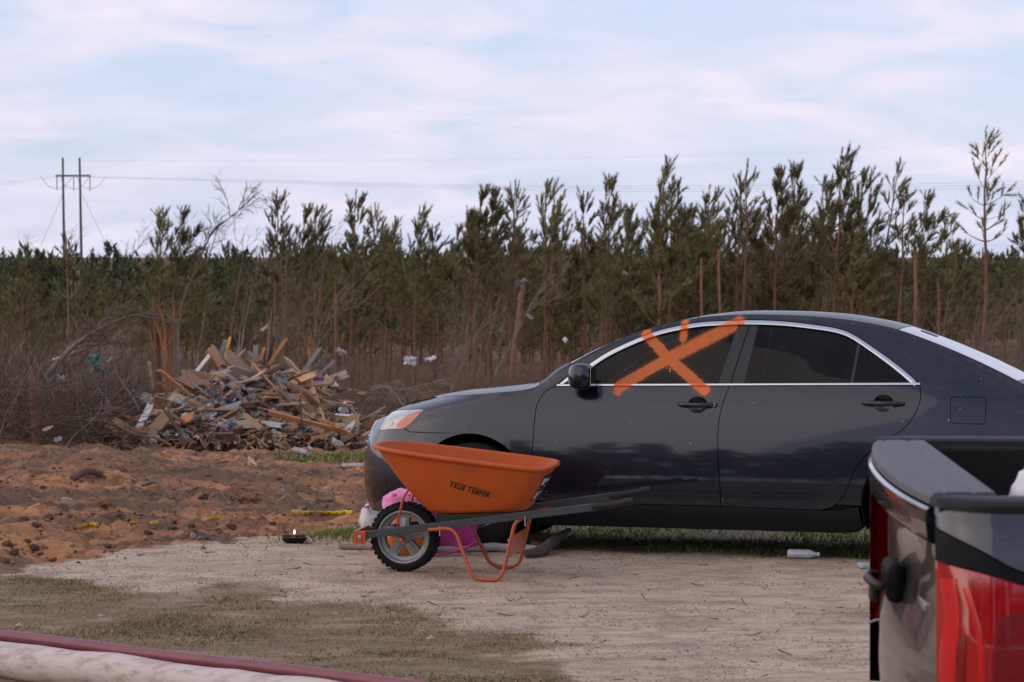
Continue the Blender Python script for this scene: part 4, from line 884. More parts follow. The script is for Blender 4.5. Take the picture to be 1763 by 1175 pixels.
    pl = panel('cab_pillars', P, Tw, TP, tk, holes=[np.array(q) for q in WN], side=sd_, st=.05)
    for q in WN: panel('cab_window', q, Tw, REARG, pl, gap=-.004, off=-.01, side=sd_, st=.06)
m = MB(); m.grid(np.array([[(x, f * (float(Tw(2.5, z)) + .0), z + .04 * (1 - f * f)) for f in np.linspace(-1, 1, 15)] for x, z in ((1.98, 1.80), (2.2, 1.855), (2.6, 1.87), (3.0, 1.86), (3.35, 1.80))])); m.obj('cab_roof', TP, tk, True)
m = MB(); m.grid(np.array([[(x + .1 * (1 - f * f), f * float(Tw(2.5, z)), z) for f in np.linspace(-1, 1, 15)] for x, z in ((3.37, 1.79), (3.65, 1.55), (3.95, 1.28))])); m.obj('cab_windscreen', REARG, tk, True)
m = MB(); m.grid(np.array([[(x, f * .84, z) for f in np.linspace(-1, 1, 5)] for x, z in ((1.88, 1.28), (1.97, 1.80))])); m.obj('cab_rear_window', REARG, tk)
m = MB(); m.box((1.86, 0, .88), (.02, .90, .40)); m.obj('cab_back_wall', TP, tk)
m = MB(); m.grid(np.array([[(x, f * (float(Tw(x, z)) - .01), z + .05 * (1 - f * f)) for f in np.linspace(-1, 1, 15)] for x, z in [(3.9, 1.265)] + [(x, 1.25 - .10 * ((x - 3.75) / 1.5) ** 1.5) for x in np.linspace(4.0, 5.3, 12)]])); m.obj('truck_bonnet', TP, tk, True)
m = MB(); m.box((5.40, 0, .85), (.06, .66, .27)); m.obj('truck_grille', BLK, tk, bevel=.04); m = MB(); m.box((5.45, 0, .50), (.08, .72, .10)); m.obj('truck_front_bumper', ALLOY, tk, bevel=.05)
m = MB(); m.box((.92, 0, .70), (.90, .80, .02)); m.box((2.9, 0, .44), (2.4, .80, .05)); m.obj('bed_floor', UNDER, tk)
# tailgate: plastic top step, painted lip, face
gy_ = np.linspace(-.728, .728, 41)
def bow(y): return -.042 * (1 - (abs(y) / .74) ** 2.2)
def gate(prof, name, mat, n0=None, parent=tk, auto=30):
    rows = [[(x + bow(y) * k, y, z) for y in gy_] for x, z, k in prof]; m = MB(); m.grid(np.array(rows), flip=True); q = len(prof)
    m.add([r[0] for r in rows], [tuple(range(q))]); m.add([r[-1] for r in rows], [tuple(range(q))[::-1]]); return m.obj(name, mat, parent, True, auto=auto)
tg = empty('tailgate'); tg.parent = tk; tg.location = (-.008, 0, 0)
gate([(.148, 1.262, .0), (.150, 1.292, .0), (.144, 1.2985, 0), (.104, 1.2985, .25), (.100, 1.2955, .25), (.094, 1.2955, .3), (.090, 1.2985, .3), (.036, 1.2985, .8), (.033, 1.2960, .8), (.026, 1.2960, .85), (.022, 1.2980, .9), (.008, 1.296, 1), (-.002, 1.286, 1.05), (-.004, 1.270, 1.05), (.006, 1.264, 1.0), (.05, 1.262, .5)], 'step_cap', CAPM, parent=tg)
gate([(.10, 1.262, .5), (-.004, 1.262, 1.05), (-.011, 1.256, 1.1), (-.014, 1.235, 1.1), (-.008, 1.190, 1.05), (.004, 1.176, 1.0), (.10, 1.176, .5)], 'gate_lip', TP, parent=tg)
gate([(.09, 1.175, .5), (.014, 1.175, 1.0), (.030, 1.15, .95), (.044, 1.11, .9), (.050, 1.05, .85), (.046, .98, .85), (.034, .90, .9), (.022, .82, 1.0), (.018, .70, 1.0), (.02, .62, .9), (.09, .60, .5)], 'gate_skin', MUDREFL, parent=tg)
m = MB(); m.box((-.012, .03, .985), (.024, .095, .052)); hb = m.obj('handle_bezel', BLK, tg, bevel=.02)
m = MB(); m.tube([(-.050, -.11, .985), (-.075, -.09, .992), (-.085, 0, .995), (-.070, .08, .992), (-.050, .10, .985)], .009, 10, flat=1.4); m.obj('gate_handle', BLACKP, hb, True)
m = MB(); m.box((-.066, 0, .955), (.012, .028, .024)); m.obj('reverse_camera', BLACKP, hb, bevel=.008)
m = MB(); m.box((.022, -.36, .985), (.006, .10, .010)); m.box((.024, -.36, .955), (.006, .08, .007)); m.obj('gate_badge', ALLOY, tg, bevel=.003)
m = MB(); m.box((-.04, 0, .455), (.08, .88, .075)); bmp = m.obj('step_bumper', ALLOY, tk, bevel=.03); m = MB(); m.box((-.02, 0, .534), (.06, .80, .006)); m.obj('bumper_tread', BLACKP, bmp)
q = at(1752, 806, 5.75); lumpy('plastic_bag', (q[0] + .165, 5.78, q[2] - .13), (.18, .17, .155), material('white_bag_film', (.80, .80, .84), .45, nscale=6, bump=.004, bscale=12), 'stuffed white plastic bag standing in the truck bed', 'bag', 41, .25, 2.2, flat=True)
q = (q[0] + .18, 5.78); m = MB(); m.box((q[0] + .05, q[1] + .02, .855), (.28, .24, .14)); tag(m.obj('plastic_crate', material('grey_crate_plastic', (.06, .06, .07), .6), None, bevel=.01), 'low dark plastic crate under the white bag in the truck bed', 'crate')

# ------------------------------------------------------------------ the debris pile
RNG = random.Random(7)
def wood(name, c, c2): return material(name, c, .8, col2=c2, nscale=6, stretch=(1.2, 9, 9), bump=.003, bscale=20, perobj=.42)
WOODS = {'tan': wood('tan_broken_lumber', (.52, .31, .185), (.36, .21, .125)), 'brown': wood('brown_plywood', (.34, .215, .14), (.22, .135, .085)), 'grey': wood('grey_blue_board', (.33, .35, .36), (.22, .23, .24)), 'white': wood('white_painted_board', (.58, .58, .58), (.44, .43, .42)),
         'dark': wood('dark_old_lumber', (.15, .09, .06), (.08, .05, .035)), 'orange': wood('fresh_split_wood', (.50, .22, .085), (.32, .14, .06)), 'blue': wood('blue_plastic_strip', (.05, .22, .42), (.03, .15, .32)), 'pale': wood('pale_grey_timber', (.42, .36, .31), (.30, .25, .21))}
PD = 38.0; PXC = 428.0; pc = at(PXC, 775, PD); PX0 = float(pc[0])
def pile_depth(py): return 36.7 + 1.7 * (775 - py) / 140.0
prof_x = np.array([200, 225, 260, 300, 330, 360, 400, 440, 480, 520, 560, 590, 610, 630, 650]); prof_y = np.array([775, 762, 735, 700, 678, 662, 652, 648, 648, 652, 662, 690, 715, 745, 775])
prof_X = (prof_x - CX) / F * PD; prof_H = (775 - prof_y) / F * PD
def pile_h(x, y):
    top = np.interp(x, prof_X, prof_H); d = (y - PD) / np.where(y < PD, 1.9, 2.4); return top * np.clip(1 - np.abs(d) ** 1.6, 0, 1)
def pile_z(x, y): return H(x, y, False) + pile_h(x, y)
gx_ = np.linspace(prof_X[0] - .1, prof_X[-1] + .1, 90); gy_ = np.linspace(PD - 1.95, PD + 2.4, 70); GX, GY = np.meshgrid(gx_, gy_)
GZ = pile_z(GX, GY) - .10 + (fbm(GX * 5, GY * 5, 4, 91) - .5) * .34 * (pile_h(GX, GY) > .02) + (pile_h(GX, GY) < .02) * -.12
m = MB(); m.grid(np.stack([GX, GY, GZ], -1)); tag(m.obj('rubble_mound', material('dark_mixed_rubble', (.055, .038, .028), .95, col2=(.14, .10, .08), nscale=9, ndetail=8, bump=.04, bscale=14), None), 'mound of fine mixed rubble under the broken boards', 'rubble', kind='stuff')
def plank_mesh(L, wd, th, rng, teeth=3):
    a = []; n = teeth
    for k in range(n + 1): a.append((-L / 2 + rng.uniform(-.06, .02) * min(1, L) * (1 if k % 2 else 2.2), -wd / 2 + wd * k / n))
    b = [(L / 2 + rng.uniform(-.02, .06) * min(1, L) * (1 if k % 2 else 2.2), wd / 2 - wd * k / n) for k in range(n + 1)]
    P = a[::-1] + b[::-1]; q = len(P); V = [(x, y, -th / 2) for x, y in P] + [(x, y, th / 2) for x, y in P]
    Fc = [tuple(range(q)), tuple(range(2 * q - 1, q - 1, -1))] + [(i, q + i, q + (i + 1) % q, (i + 1) % q) for i in range(q)]
    return V, Fc
def plank(p, q, wd, key, label, cat='board', group=None, th=None, twist=0.0, name='broken_board', face=None):
    p, q = Vector(p), Vector(q); d = q - p; L = d.length; x = d.normalized(); view = Vector((0, -1, 0)) if face is None else Vector(face)
    z = (view - x * view.dot(x)).normalized(); z = (Matrix.Rotation(twist, 3, x) @ z); y = z.cross(x)
    V, Fc = plank_mesh(L, wd, th or min(.038, wd * .4), RNG, 3 if wd < .12 else 5)
    o = mesh(name, V, Fc, WOODS[key]); o.matrix_world = Matrix(((x.x, y.x, z.x, 0), (x.y, y.y, z.y, 0), (x.z, y.z, z.z, 0), (0, 0, 0, 1))); o.location = (p + q) / 2
    return tag(o, label, cat, group)
KP = [((364, 600), (388, 642), 16, 'tan', 'wide tan board standing at the crest of the debris pile'), ((355, 606), (377, 640), 6, 'orange', 'narrow orange-tan stud beside the wide board on the crest'),
 ((316, 668), (359, 614), 7, 'white', 'long pale post sloping up the shoulder of the debris pile'), ((399, 612), (427, 642), 10, 'tan', 'pointed tan board leaning right on the pile crest'), ((440, 596), (439, 642), 9, 'grey', 'upright blue-grey board in the middle of the crest'),
 ((472, 580), (462, 626), 6, 'dark', 'dark charred stick upright on the debris pile'), ((493, 583), (458, 634), 6, 'orange', 'slanting orange split stud at the pile crest'), ((549, 602), (519, 646), 7, 'grey', 'pale grey strip, longest of the parallel strips on the pile'),
 ((562, 615), (531, 648), 9, 'grey', 'broad pale grey strip between two parallel strips'), ((575, 622), (544, 650), 6, 'grey', 'short pale grey strip outermost of the parallel strips'), ((553, 660), (596, 644), 15, 'pale', 'splintered pale plank fanning out from the pile top'),
 ((400, 644), (471, 651), 8, 'tan', 'bowed tan sheet edge lying across the pile top'), ((464, 656), (540, 671), 17, 'brown', 'large warped brown sheet along the pile shoulder'), ((362, 646), (411, 628), 6, 'tan', 'tan stud lying aslant below the wide standing board'),
 ((380, 628), (402, 640), 8, 'tan', 'short tan offcut wedged under the crest boards'), ((430, 607), (452, 634), 5, 'pale', 'thin pale lath crossing behind the grey board'), ((455, 600), (443, 636), 5, 'orange', 'thin orange splinter beside the grey board'), ((412, 596), (405, 634), 4, 'pale', 'thin upright lath on the crest'),
 ((388, 586), (380, 618), 7, 'grey', 'grey-white broken stake topping the pile'), ((396, 582), (388, 612), 5, 'orange', 'orange splintered stake topping the pile'), ((444, 681), (487, 681), 8, 'brown', 'brown board lying level across the pile middle'), ((487, 686), (524, 694), 8, 'tan', 'tan board end below the warped sheet'),
 ((524, 700), (554, 679), 20, 'tan', 'square tan panel piece on the pile flank'), ((408, 700), (449, 688), 5, 'pale', 'thin pale stick slanting across the pile middle'), ((438, 722), (492, 694), 30, 'brown', 'big brown panel leaning on the pile front'), ((448, 729), (476, 762), 10, 'brown', 'reddish brown board sliding down the pile front'),
 ((462, 732), (495, 723), 6, 'blue', 'bright blue plastic strip lying on the pile front'), ((578, 690), (613, 726), 7, 'orange', 'orange-tan board propped at the pile end'), ((608, 714), (621, 780), 9, 'white', 'white vinyl strip hanging down at the pile end'), ((589, 768), (613, 741), 5, 'white', 'thin white lath crossing the hanging vinyl strip'),
 ((624, 736), (646, 724), 15, 'tan', 'tan panel scrap at the foot beyond the vinyl strip'), ((560, 730), (592, 738), 11, 'tan', 'flat tan board low on the pile flank'), ((274, 660), (303, 678), 6, 'orange', 'short orange stud poking from the low shoulder'), ((257, 625), (263, 670), 6, 'pale', 'pale grey upright post beside the debris pile'),
 ((236, 720), (287, 698), 7, 'tan', 'tan stud lying on the low shoulder of the pile'), ((242, 744), (277, 720), 7, 'pale', 'pale stud sloping at the pile foot'), ((211, 714), (239, 724), 5, 'orange', 'orange splinter jutting from the pile toe'), ((256, 745), (302, 722), 6, 'tan', 'tan stud half buried near the dark branches'),
 ((296, 682), (322, 664), 9, 'pale', 'broad pale offcut beneath the long sloping post'), ((330, 668), (358, 664), 10, 'tan', 'flat tan offcut at the foot of the long post'), ((352, 664), (372, 640), 16, 'tan', 'squarish tan sheet piece under the crest'), ((498, 672), (512, 694), 8, 'dark', 'dark board tilted under the warped sheet'),
 ((516, 668), (540, 652), 9, 'pale', 'pale board lifted beside the parallel strips'), ((600, 738), (606, 764), 9, 'tan', 'tan board standing at the pile end'), ((420, 742), (432, 706), 6, 'dark', 'dark stick upright on the pile front'), ((392, 724), (412, 756), 5, 'orange', 'orange splinter on the pile front'), ((498, 738), (520, 722), 9, 'brown', 'brown scrap panel beside the blue strip'), ((536, 716), (560, 700), 12, 'dark', 'dark panel under the square tan piece')]
for (a, b, wpx, key, lab) in KP:
    ym = (a[1] + b[1]) / 2; Y0 = pile_depth(min(ym, 772)); j = RNG.uniform(-.12, .12)
    plank(at(a[0], a[1], Y0 + j - .05), at(b[0], b[1], Y0 - j - .05), wpx * PD / F * .92, key, lab, twist=RNG.uniform(-.4, .4))
cnt = 0
while cnt < 290:
    px = RNG.uniform(205, 645); x = (px - CX) / F * PD; y = PD - RNG.uniform(0, 1.75) ** 1.0; hgt = float(pile_h(np.array(x), np.array(y)))
    if hgt < .05: continue
    z = float(pile_z(np.array(x), np.array(y))) + RNG.uniform(-.02, .07); L = RNG.choice([.22, .3, .4, .5, .7, .9, 1.15]) * RNG.uniform(.8, 1.2); a = RNG.gauss(0, .75); t = RNG.gauss(0, .48)
    d = Vector((math.cos(a), math.sin(a) * .7, math.sin(t) + .12 * math.copysign(1, PX0 - x) * math.cos(a))).normalized() * (L / 2); c = Vector((x, y - .06, z))
    key = RNG.choices(['tan', 'brown', 'pale', 'dark', 'orange', 'grey', 'white'], [30, 20, 18, 15, 9, 5, 5])[0]; wd = RNG.choice([.03, .04, .06, .07, .09, .09, .12, .14, .18, .24])
    nm = {'tan': 'broken tan board', 'brown': 'broken brown board', 'pale': 'broken pale weathered board', 'dark': 'broken dark board', 'orange': 'freshly split orange board', 'grey': 'broken blue-grey board', 'white': 'broken white-painted board'}[key]
    nm = ('long ' if L > .75 else 'short ' if L < .4 else '') + ('narrow ' if wd < .07 else 'wide ' if wd > .15 else '') + nm; wh_ = 'near the crest' if hgt > .95 else 'at the foot' if hgt < .35 else 'on the front face'
    plank(c - d, c + d, wd, key, nm + ' ' + wh_ + ' of the debris pile', group=nm + 's ' + wh_ + ' of the debris pile', twist=RNG.uniform(-1.2, 1.2), face=(RNG.uniform(-.5, .5), -1, RNG.uniform(-.2, 1.2))); cnt += 1
# chips, splinters and shreds too small to pick apart
for key, n_ in (('tan', 900), ('dark', 900), ('pale', 500), ('brown', 700)):
    m = MB()
    for i in range(n_):
        px = RNG.uniform(200, 650); x = (px - CX) / F * PD; y = PD - RNG.uniform(0, 1.85)
        if float(pile_h(np.array(x), np.array(y))) < .03: continue
        z = float(pile_z(np.array(x), np.array(y))) + RNG.uniform(-.05, .05); M_ = Matrix.Translation((x, y - .05, z)) @ Matrix.Rotation(RNG.uniform(0, 6.28), 4, 'Z') @ Matrix.Rotation(RNG.gauss(0, .6), 4, 'Y') @ Matrix.Rotation(RNG.uniform(0, 6.28), 4, 'X'); m.box((0, 0, 0), (RNG.uniform(.03, .16), RNG.uniform(.006, .035), RNG.uniform(.004, .012)), M_, RNG.uniform(.5, 1))
    tag(m.obj('wood_chips', WOODS[key]), '%s splinters and chips filling the debris pile' % key, 'wood chips', kind='stuff')
# crumpled sheets, bags and rags
def crumple(seed, flatk=.5):
    rng = np.random.default_rng(seed); n = 9; u, v = np.meshgrid(np.linspace(-1, 1, n), np.linspace(-1, 1, n)); x = u + rng.normal(0, .16, u.shape); y = v * .7 + rng.normal(0, .16, u.shape); z = rng.normal(0, .28, u.shape) * flatk + .3 * (fbm(u * 1.6 + seed, v * 1.6, 2, seed) - .5)
    V = np.stack([x, y, z], -1).reshape(-1, 3); Fc = [(i * n + j, i * n + j + 1, (i + 1) * n + j + 1, (i + 1) * n + j) for i in range(n - 1) for j in range(n - 1)]; V2 = V - np.array([0, 0, .02]); q = len(V)
    return np.concatenate([V, V2]), Fc + [tuple(i + q for i in f[::-1]) for f in Fc]
SCR = [crumple(s) for s in range(6)]; scr_cache = {}
SC_COL = {'white': (.66, .66, .70), 'grey': (.36, .37, .40), 'blue': (.05, .12, .34), 'tan': (.42, .30, .20), 'green': (.24, .50, .05), 'purple': (.16, .04, .30), 'red': (.45, .03, .03), 'yellow': (.50, .32, .04), 'black': (.02, .02, .022), 'teal': (.16, .33, .30), 'pink': (.55, .36, .36)}
SC_MAT = {k: material(k + '_sheet', v, .7, col2=tuple(c * .75 for c in v), nscale=3, bump=.01) for k, v in SC_COL.items()}
def scrap(c, size, key, label, cat='scrap', group=None, name='crumpled_scrap', rot=None):
    i = RNG.randrange(6)
    if (i, key) not in scr_cache:
        V, Fc = SCR[i]; me = bpy.data.meshes.new(name); me.from_pydata([tuple(map(float, v)) for v in V], [], Fc); me.materials.append(SC_MAT[key]); scr_cache[(i, key)] = me
    o = link(name, scr_cache[(i, key)], loc=c); o.scale = (size, size, size); o.rotation_euler = rot or (RNG.uniform(.3, 1.5), RNG.uniform(-.6, .6), RNG.uniform(0, 6.28)); return tag(o, label, cat, group)
c = at(424, 746, 36.9); scrap(c, .16, 'white', 'large crumpled silvery white plastic bag on the pile front', 'bag', name='plastic_bag', rot=(1.3, .1, .2))
c = at(548, 657, 37.6); scrap(c, .10, 'purple', 'purple cloth rag beside the parallel grey strips', 'rag', name='cloth_rag', rot=(1.2, .2, .4))
c = at(468, 686, 37.3); scrap(c, .16, 'black', 'black cloth draped in the middle of the debris pile', 'rag', name='cloth_rag', rot=(1.1, .1, .1))
c = at(400, 683, 37.4); scrap(c, .09, 'yellow', 'small mustard yellow scrap under the white sheeting', 'rag', name='cloth_rag')
for i in range(290):
    px = RNG.gauss(395, 95); x = (px - CX) / F * PD; y = PD - RNG.uniform(.1, 1.75); hgt = float(pile_h(np.array(x), np.array(y)))
    if hgt < .06: continue
    key = RNG.choices(['white', 'grey', 'blue', 'tan', 'green', 'purple', 'red', 'black', 'teal', 'pink'], [40, 20, 6, 20, 2, 1, 2, 6, 2, 4])[0]
    scrap((x, y - .10, float(pile_z(np.array(x), np.array(y))) + .05), RNG.uniform(.025, .08), key, 'small crumpled %s scrap caught in the debris pile' % key, group='%s scraps in the debris pile' % key)

# scraps strewn at the wood's edge
for px, py, Y0, key, lab, s in ((455, 565, 44, 'pink', 'pale pinkish cloth hung up in the saplings above the pile', .13), (588, 606, 48, 'white', 'folded white sheet caught beside a pine trunk', .11), (706, 621, 58, 'white', 'white strip of sheeting on the forest floor near the pines', .16), (740, 618, 60, 'white', 'thin white scrap lying past the white strip', .16), (160, 622, 40, 'teal', 'pale teal sheet hung on the fallen tree', .17), (95, 618, 38, 'white', 'white scrap on the fallen trunk', .07), (190, 618, 41, 'white', 'white scrap in the brush', .07),
    (104, 652, 37, 'white', 'white scrap under the fallen trunk', .08), (172, 636, 40, 'teal', 'narrow teal strip in the brush', .09), (82, 738, 34.5, 'pink', 'pale pink scrap low in the brush', .07), (100, 756, 34, 'white', 'white scrap at the brush foot', .05), (235, 676, 38, 'teal', 'pale blue-green scrap between brush and pile', .09), (166, 570, 43, 'pink', 'pinkish rag in the bare branches', .09), (903, 488, 70, 'white', 'torn white sheet on the broken dark trunk', .22), (865, 570, 66, 'yellow', 'small yellow rag low among the pines', .12), (912, 545, 68, 'white', 'tiny white rag beside the slim trunk', .10), (1075, 470, 72, 'white', 'white rag high in a pine behind the sedan', .10), (973, 585, 60, 'white', 'white speck of sheeting near the bonnet', .08)):
    scrap(at(px, py, Y0), s, key, lab, 'rag', name='cloth_rag')

# ------------------------------------------------------------------ trees
def tree_mat(name, col, col2, sc=2.5): return material(name, col, .75, col2=col2, nscale=sc, ndetail=3, perobj=.25, spec=.25)
NEED = tree_mat('pine_needles', (.145, .165, .066), (.30, .245, .11)); NEED2 = tree_mat('olive_pine_needles', (.18, .16, .075), (.25, .185, .105)); NEED3 = tree_mat('browning_pine_needles', (.19, .135, .062), (.13, .14, .06)); PBARK = material('pine_bark', (.27, .135, .088), .9, col2=(.15, .08, .056), nscale=6, bump=.01, perobj=.2); TWIG = material('bare_grey_twigs', (.30, .235, .19), .9, col2=(.19, .145, .115), nscale=3, perobj=.25); TWIGB = material('brown_twigs', (.19, .128, .085), .9, col2=(.10, .07, .05), nscale=2, perobj=.2)
FRESH = material('splintered_fresh_wood', (.36, .165, .07), .75, col2=(.17, .08, .042), nscale=5, stretch=(4, 4, .6), bump=.01, bscale=9)
class TB:                                          # fast triangle and tube collector for foliage
    def __init__(s): s.V = []; s.F = []; s.n = 0
    def tri(s, A): s.V.append(A.reshape(-1, 3)); k = len(A); s.F.append((np.arange(k * 3) + s.n).reshape(k, 3)); s.n += k * 3
    def limb(s, P, r0, r1, k=4):
        P = np.asarray(P, float); n = len(P); d = np.gradient(P, axis=0); d /= np.maximum(np.linalg.norm(d, axis=1), 1e-9)[:, None]
        up = np.where(np.abs(d[:, 2:3]) > .9, np.array([[1., 0, 0]]), np.array([[0, 0, 1.]])); a = np.cross(d, up); a /= np.linalg.norm(a, axis=1)[:, None]; b = np.cross(d, a); r = np.linspace(r0, r1, n)[:, None]
        ring = np.stack([P + (a * math.cos(t) + b * math.sin(t)) * r for t in np.linspace(0, 2 * math.pi, k, endpoint=False)], 1); base = s.n; s.V.append(ring.reshape(-1, 3)); s.n += n * k
        i = np.arange(n - 1)[:, None] * k; j = np.arange(k)[None]; j2 = (j + 1) % k; q = np.stack([i + j, i + j2, i + k + j2, i + k + j], -1).reshape(-1, 4) + base; s.F += [q[:, [0, 1, 2]], q[:, [0, 2, 3]]]
    def me(s, name, mat, smooth=False):
        V = np.concatenate(s.V).astype(np.float32); Fc = np.concatenate(s.F).astype(np.int32); me = bpy.data.meshes.new(name); me.vertices.add(len(V)); me.vertices.foreach_set('co', V.reshape(-1)); me.loops.add(Fc.size); me.loops.foreach_set('vertex_index', Fc.reshape(-1))
        me.polygons.add(len(Fc)); me.polygons.foreach_set('loop_start', np.arange(0, Fc.size, 3, dtype=np.int32)); me.polygons.foreach_set('loop_total', np.full(len(Fc), 3, dtype=np.int32))
        if smooth: me.polygons.foreach_set('use_smooth', np.ones(len(Fc), bool))
        me.update(); me.validate(); me.materials.append(mat); return me
def brush(tb, rg, p, d, L, n=20, nl=.17, wd=.026):
    d = d / np.linalg.norm(d); a = np.cross(d, [0.3, .2, 1.]); a /= np.linalg.norm(a); b = np.cross(d, a); t = rg.uniform(0, 1, n); ph = rg.uniform(0, 6.28, n); an = rg.uniform(.25, .75, n); L2 = nl * rg.uniform(.7, 1.15, n)
    base = p + d * (t * L)[:, None]; o = a * np.cos(ph)[:, None] + b * np.sin(ph)[:, None]; tip = base + (d * np.cos(an)[:, None] + o * np.sin(an)[:, None]) * L2[:, None]; s = np.cross(d, o) * wd / 2
    tb.tri(np.stack([base - s, base + s, tip], 1))
def pine(seed, h=7.0, crown0=.38, dens=1.0, spread=1.1, wind=.35, mat=NEED, tr=.085):
    rg = np.random.default_rng(seed); t = TB(); c = TB(); n = 12; z = np.linspace(-.4, h, n); cx_ = np.cumsum(rg.normal(0, .05, n)) * .6 + wind * .25 * (z / h) ** 2; cy_ = np.cumsum(rg.normal(0, .04, n)) * .5; P = np.stack([cx_, cy_, z], 1); P[:2, :2] *= .3
    t.limb(P, tr, .014, 6)
    at_z = lambda q: np.array([np.interp(q, z, cx_), np.interp(q, z, cy_), q])
    zz = h * crown0
    while zz < h * .985:
        f = (zz - h * crown0) / (h * (1 - crown0)); k = rg.integers(2, 5); a0 = rg.uniform(0, 6.28)
        for i in range(k):
            if rg.uniform() < .28: continue
            a = a0 + 6.28 * i / k + rg.normal(0, .3); L = spread * (1.05 - f) ** .8 * rg.uniform(.4, 1.35) + .12; el = .25 + .75 * f + rg.normal(0, .15); p0 = at_z(zz); d = np.array([math.cos(a) * math.cos(el) + wind * .45, math.sin(a) * math.cos(el), math.sin(el)])
            m_ = 5; s_ = np.linspace(0, 1, m_)[:, None]; Q = p0 + d * L * s_ + np.array([wind * .15, 0, .28]) * L * s_ ** 2; t.limb(Q, .020 * (1.2 - f), .006, 3)
            ns = max(2, int(rg.integers(4, 9) * dens * (L / .8 + .35)))
            for q in range(ns):
                u = rg.uniform(.4, 1.0) if q else 1.0; pq = p0 + d * L * u + np.array([wind * .15, 0, .28]) * L * u * u; dd = d * .5 + np.array([wind * .35, 0, .75]) + rg.normal(0, .3, 3); brush(c, rg, pq, dd, rg.uniform(.24, .55), 30, .20, .029)
        zz += rg.uniform(.18, .42) * (h / 7)
    top = at_z(h); brush(c, rg, top - np.array([0, 0, .15]), np.array([wind * .25, 0, 1.]), .6, 44, .17, .03)
    for i in range(rg.integers(4, 9)):               # dead lower branches
        q = rg.uniform(.12, crown0 + .1) * h; a = rg.uniform(0, 6.28); L = rg.uniform(.3, 1.0); p0 = at_z(q); s_ = np.linspace(0, 1, 4)[:, None]; t.limb(p0 + np.array([math.cos(a), math.sin(a), rg.uniform(-.2, .5)]) * L * s_ + np.array([0, 0, .1]) * s_ ** 2, .012, .003, 3)
    return t.me('trunk', PBARK, True), c.me('crown', mat), h + .55
def bush_pine(seed, h=3.6, mat=NEED2):
    rg = np.random.default_rng(seed); t = TB(); c = TB(); t.limb(np.array([[0, 0, -.3], [.03, 0, h * .5], [.12, .02, h]]), .05, .01, 5); zz = .5
    while zz < h * .97:
        f = zz / h
        for i in range(rg.integers(3, 6)):
            a = rg.uniform(0, 6.28); L = (1.15 - f) * rg.uniform(.5, 1.05) + .1; d = np.array([math.cos(a) * .9 + .2, math.sin(a) * .9, .45 + .4 * f]); p0 = np.array([.1 * f, 0, zz]); t.limb(p0 + d * L * np.linspace(0, 1, 3)[:, None], .012, .004, 3)
            for q in range(3): brush(c, rg, p0 + d * L * rg.uniform(.35, 1), d * .6 + np.array([.2, 0, .6]) + rg.normal(0, .35, 3), rg.uniform(.2, .4), 13, .17, .034)
        zz += rg.uniform(.14, .26)
    return t.me('trunk', PBARK, True), c.me('crown', mat), h + .3
def bare(seed, h=5.0, r=.045, lean=.1, twigs=1.0, mat=TWIG, up=.75):
    rg = np.random.default_rng(seed); t = TB(); c = TB()
    def grow(tb, p, d, L, rad, lev):
        n = 5; P = [p]; q = p.copy(); dd = d.copy()
        for i in range(n): dd = dd + rg.normal(0, .10 + .05 * lev, 3) + np.array([lean * .25, 0, .05]); dd /= np.linalg.norm(dd); q = q + dd * L / n; P.append(q)
        P = np.array(P); tb.limb(P, rad, rad * .35, 6 if lev == 0 else 3)
        if lev < 3:
            for i in range(int([13, 6, 4][lev] * twigs)):
                u = rg.uniform(.25 if lev == 0 else .15, 1.0); k = min(int(u * n), n - 1); b = P[k] + (P[k + 1] - P[k]) * (u * n - k); a = rg.uniform(0, 6.28); ax = P[k + 1] - P[k]; ax /= np.linalg.norm(ax); o = np.array([math.cos(a), math.sin(a), .15]); nd = ax * up + o * (1 - up) * 1.6; nd /= np.linalg.norm(nd); grow(c, b, nd, L * rg.uniform(.25, .5) * (1.15 - u * .5), max(rad * .42 * (1.1 - u * .6), .0045), lev + 1)
    grow(t, np.array([0, 0, -.2]), np.array([lean, 0, 1.]), h, r, 0); tm, cm = t.me('trunk', mat, True), c.me('branches', mat); return tm, cm, h
PINES = [pine(100 + i, 7.0, .30 + .055 * (i % 4), [1.0, .8, 1.3, 1.0, 1.2][i % 5], [1.05, .8, 1.2, .95][i % 4], [.35, .2, .5, .3][i % 4], (NEED, NEED2, NEED, NEED3)[i % 4]) for i in range(12)]
SPARSE = [pine(200 + i, 7.0, .60 + .05 * i, .42, .55, .25, NEED) for i in range(3)]
BUSH = [bush_pine(300 + i, 3.6, NEED2 if i % 2 else NEED) for i in range(5)]
BARES = [bare(400 + i, 5.0, .035, [.05, .15, .25, .1, -.05, .2][i], [1, .8, 1.2, 1, .7, 1][i], TWIG if i % 2 == 0 else TWIGB) for i in range(6)]
def plant(proto, name, px, top_py, Y0, label, cat='tree', group=None, rz=None, parts=('trunk', 'crown'), sxy=1.0, lean=0.0):
    tm, cm, h = proto; X0 = (px - CX) / F * Y0; zg = Hs(X0, Y0); zt = at(px, top_py, Y0)[2]; s = max((zt - zg) / h, .1)
    o = empty(name, (X0, Y0, zg)); o.scale = (s * sxy, s * sxy, s); o.rotation_euler = (0, lean, RNG.uniform(-.5, .5) if rz is None else rz); tag(o, label, cat, group)
    link(parts[0], tm, o); link(parts[1], cm, o); return o
def zone(px): return 'behind the power poles and brush' if px < 260 else 'behind the debris pile' if px < 640 else 'behind the sedan bonnet' if px < 960 else 'behind the sedan roof' if px < 1500 else 'behind the sedan boot'
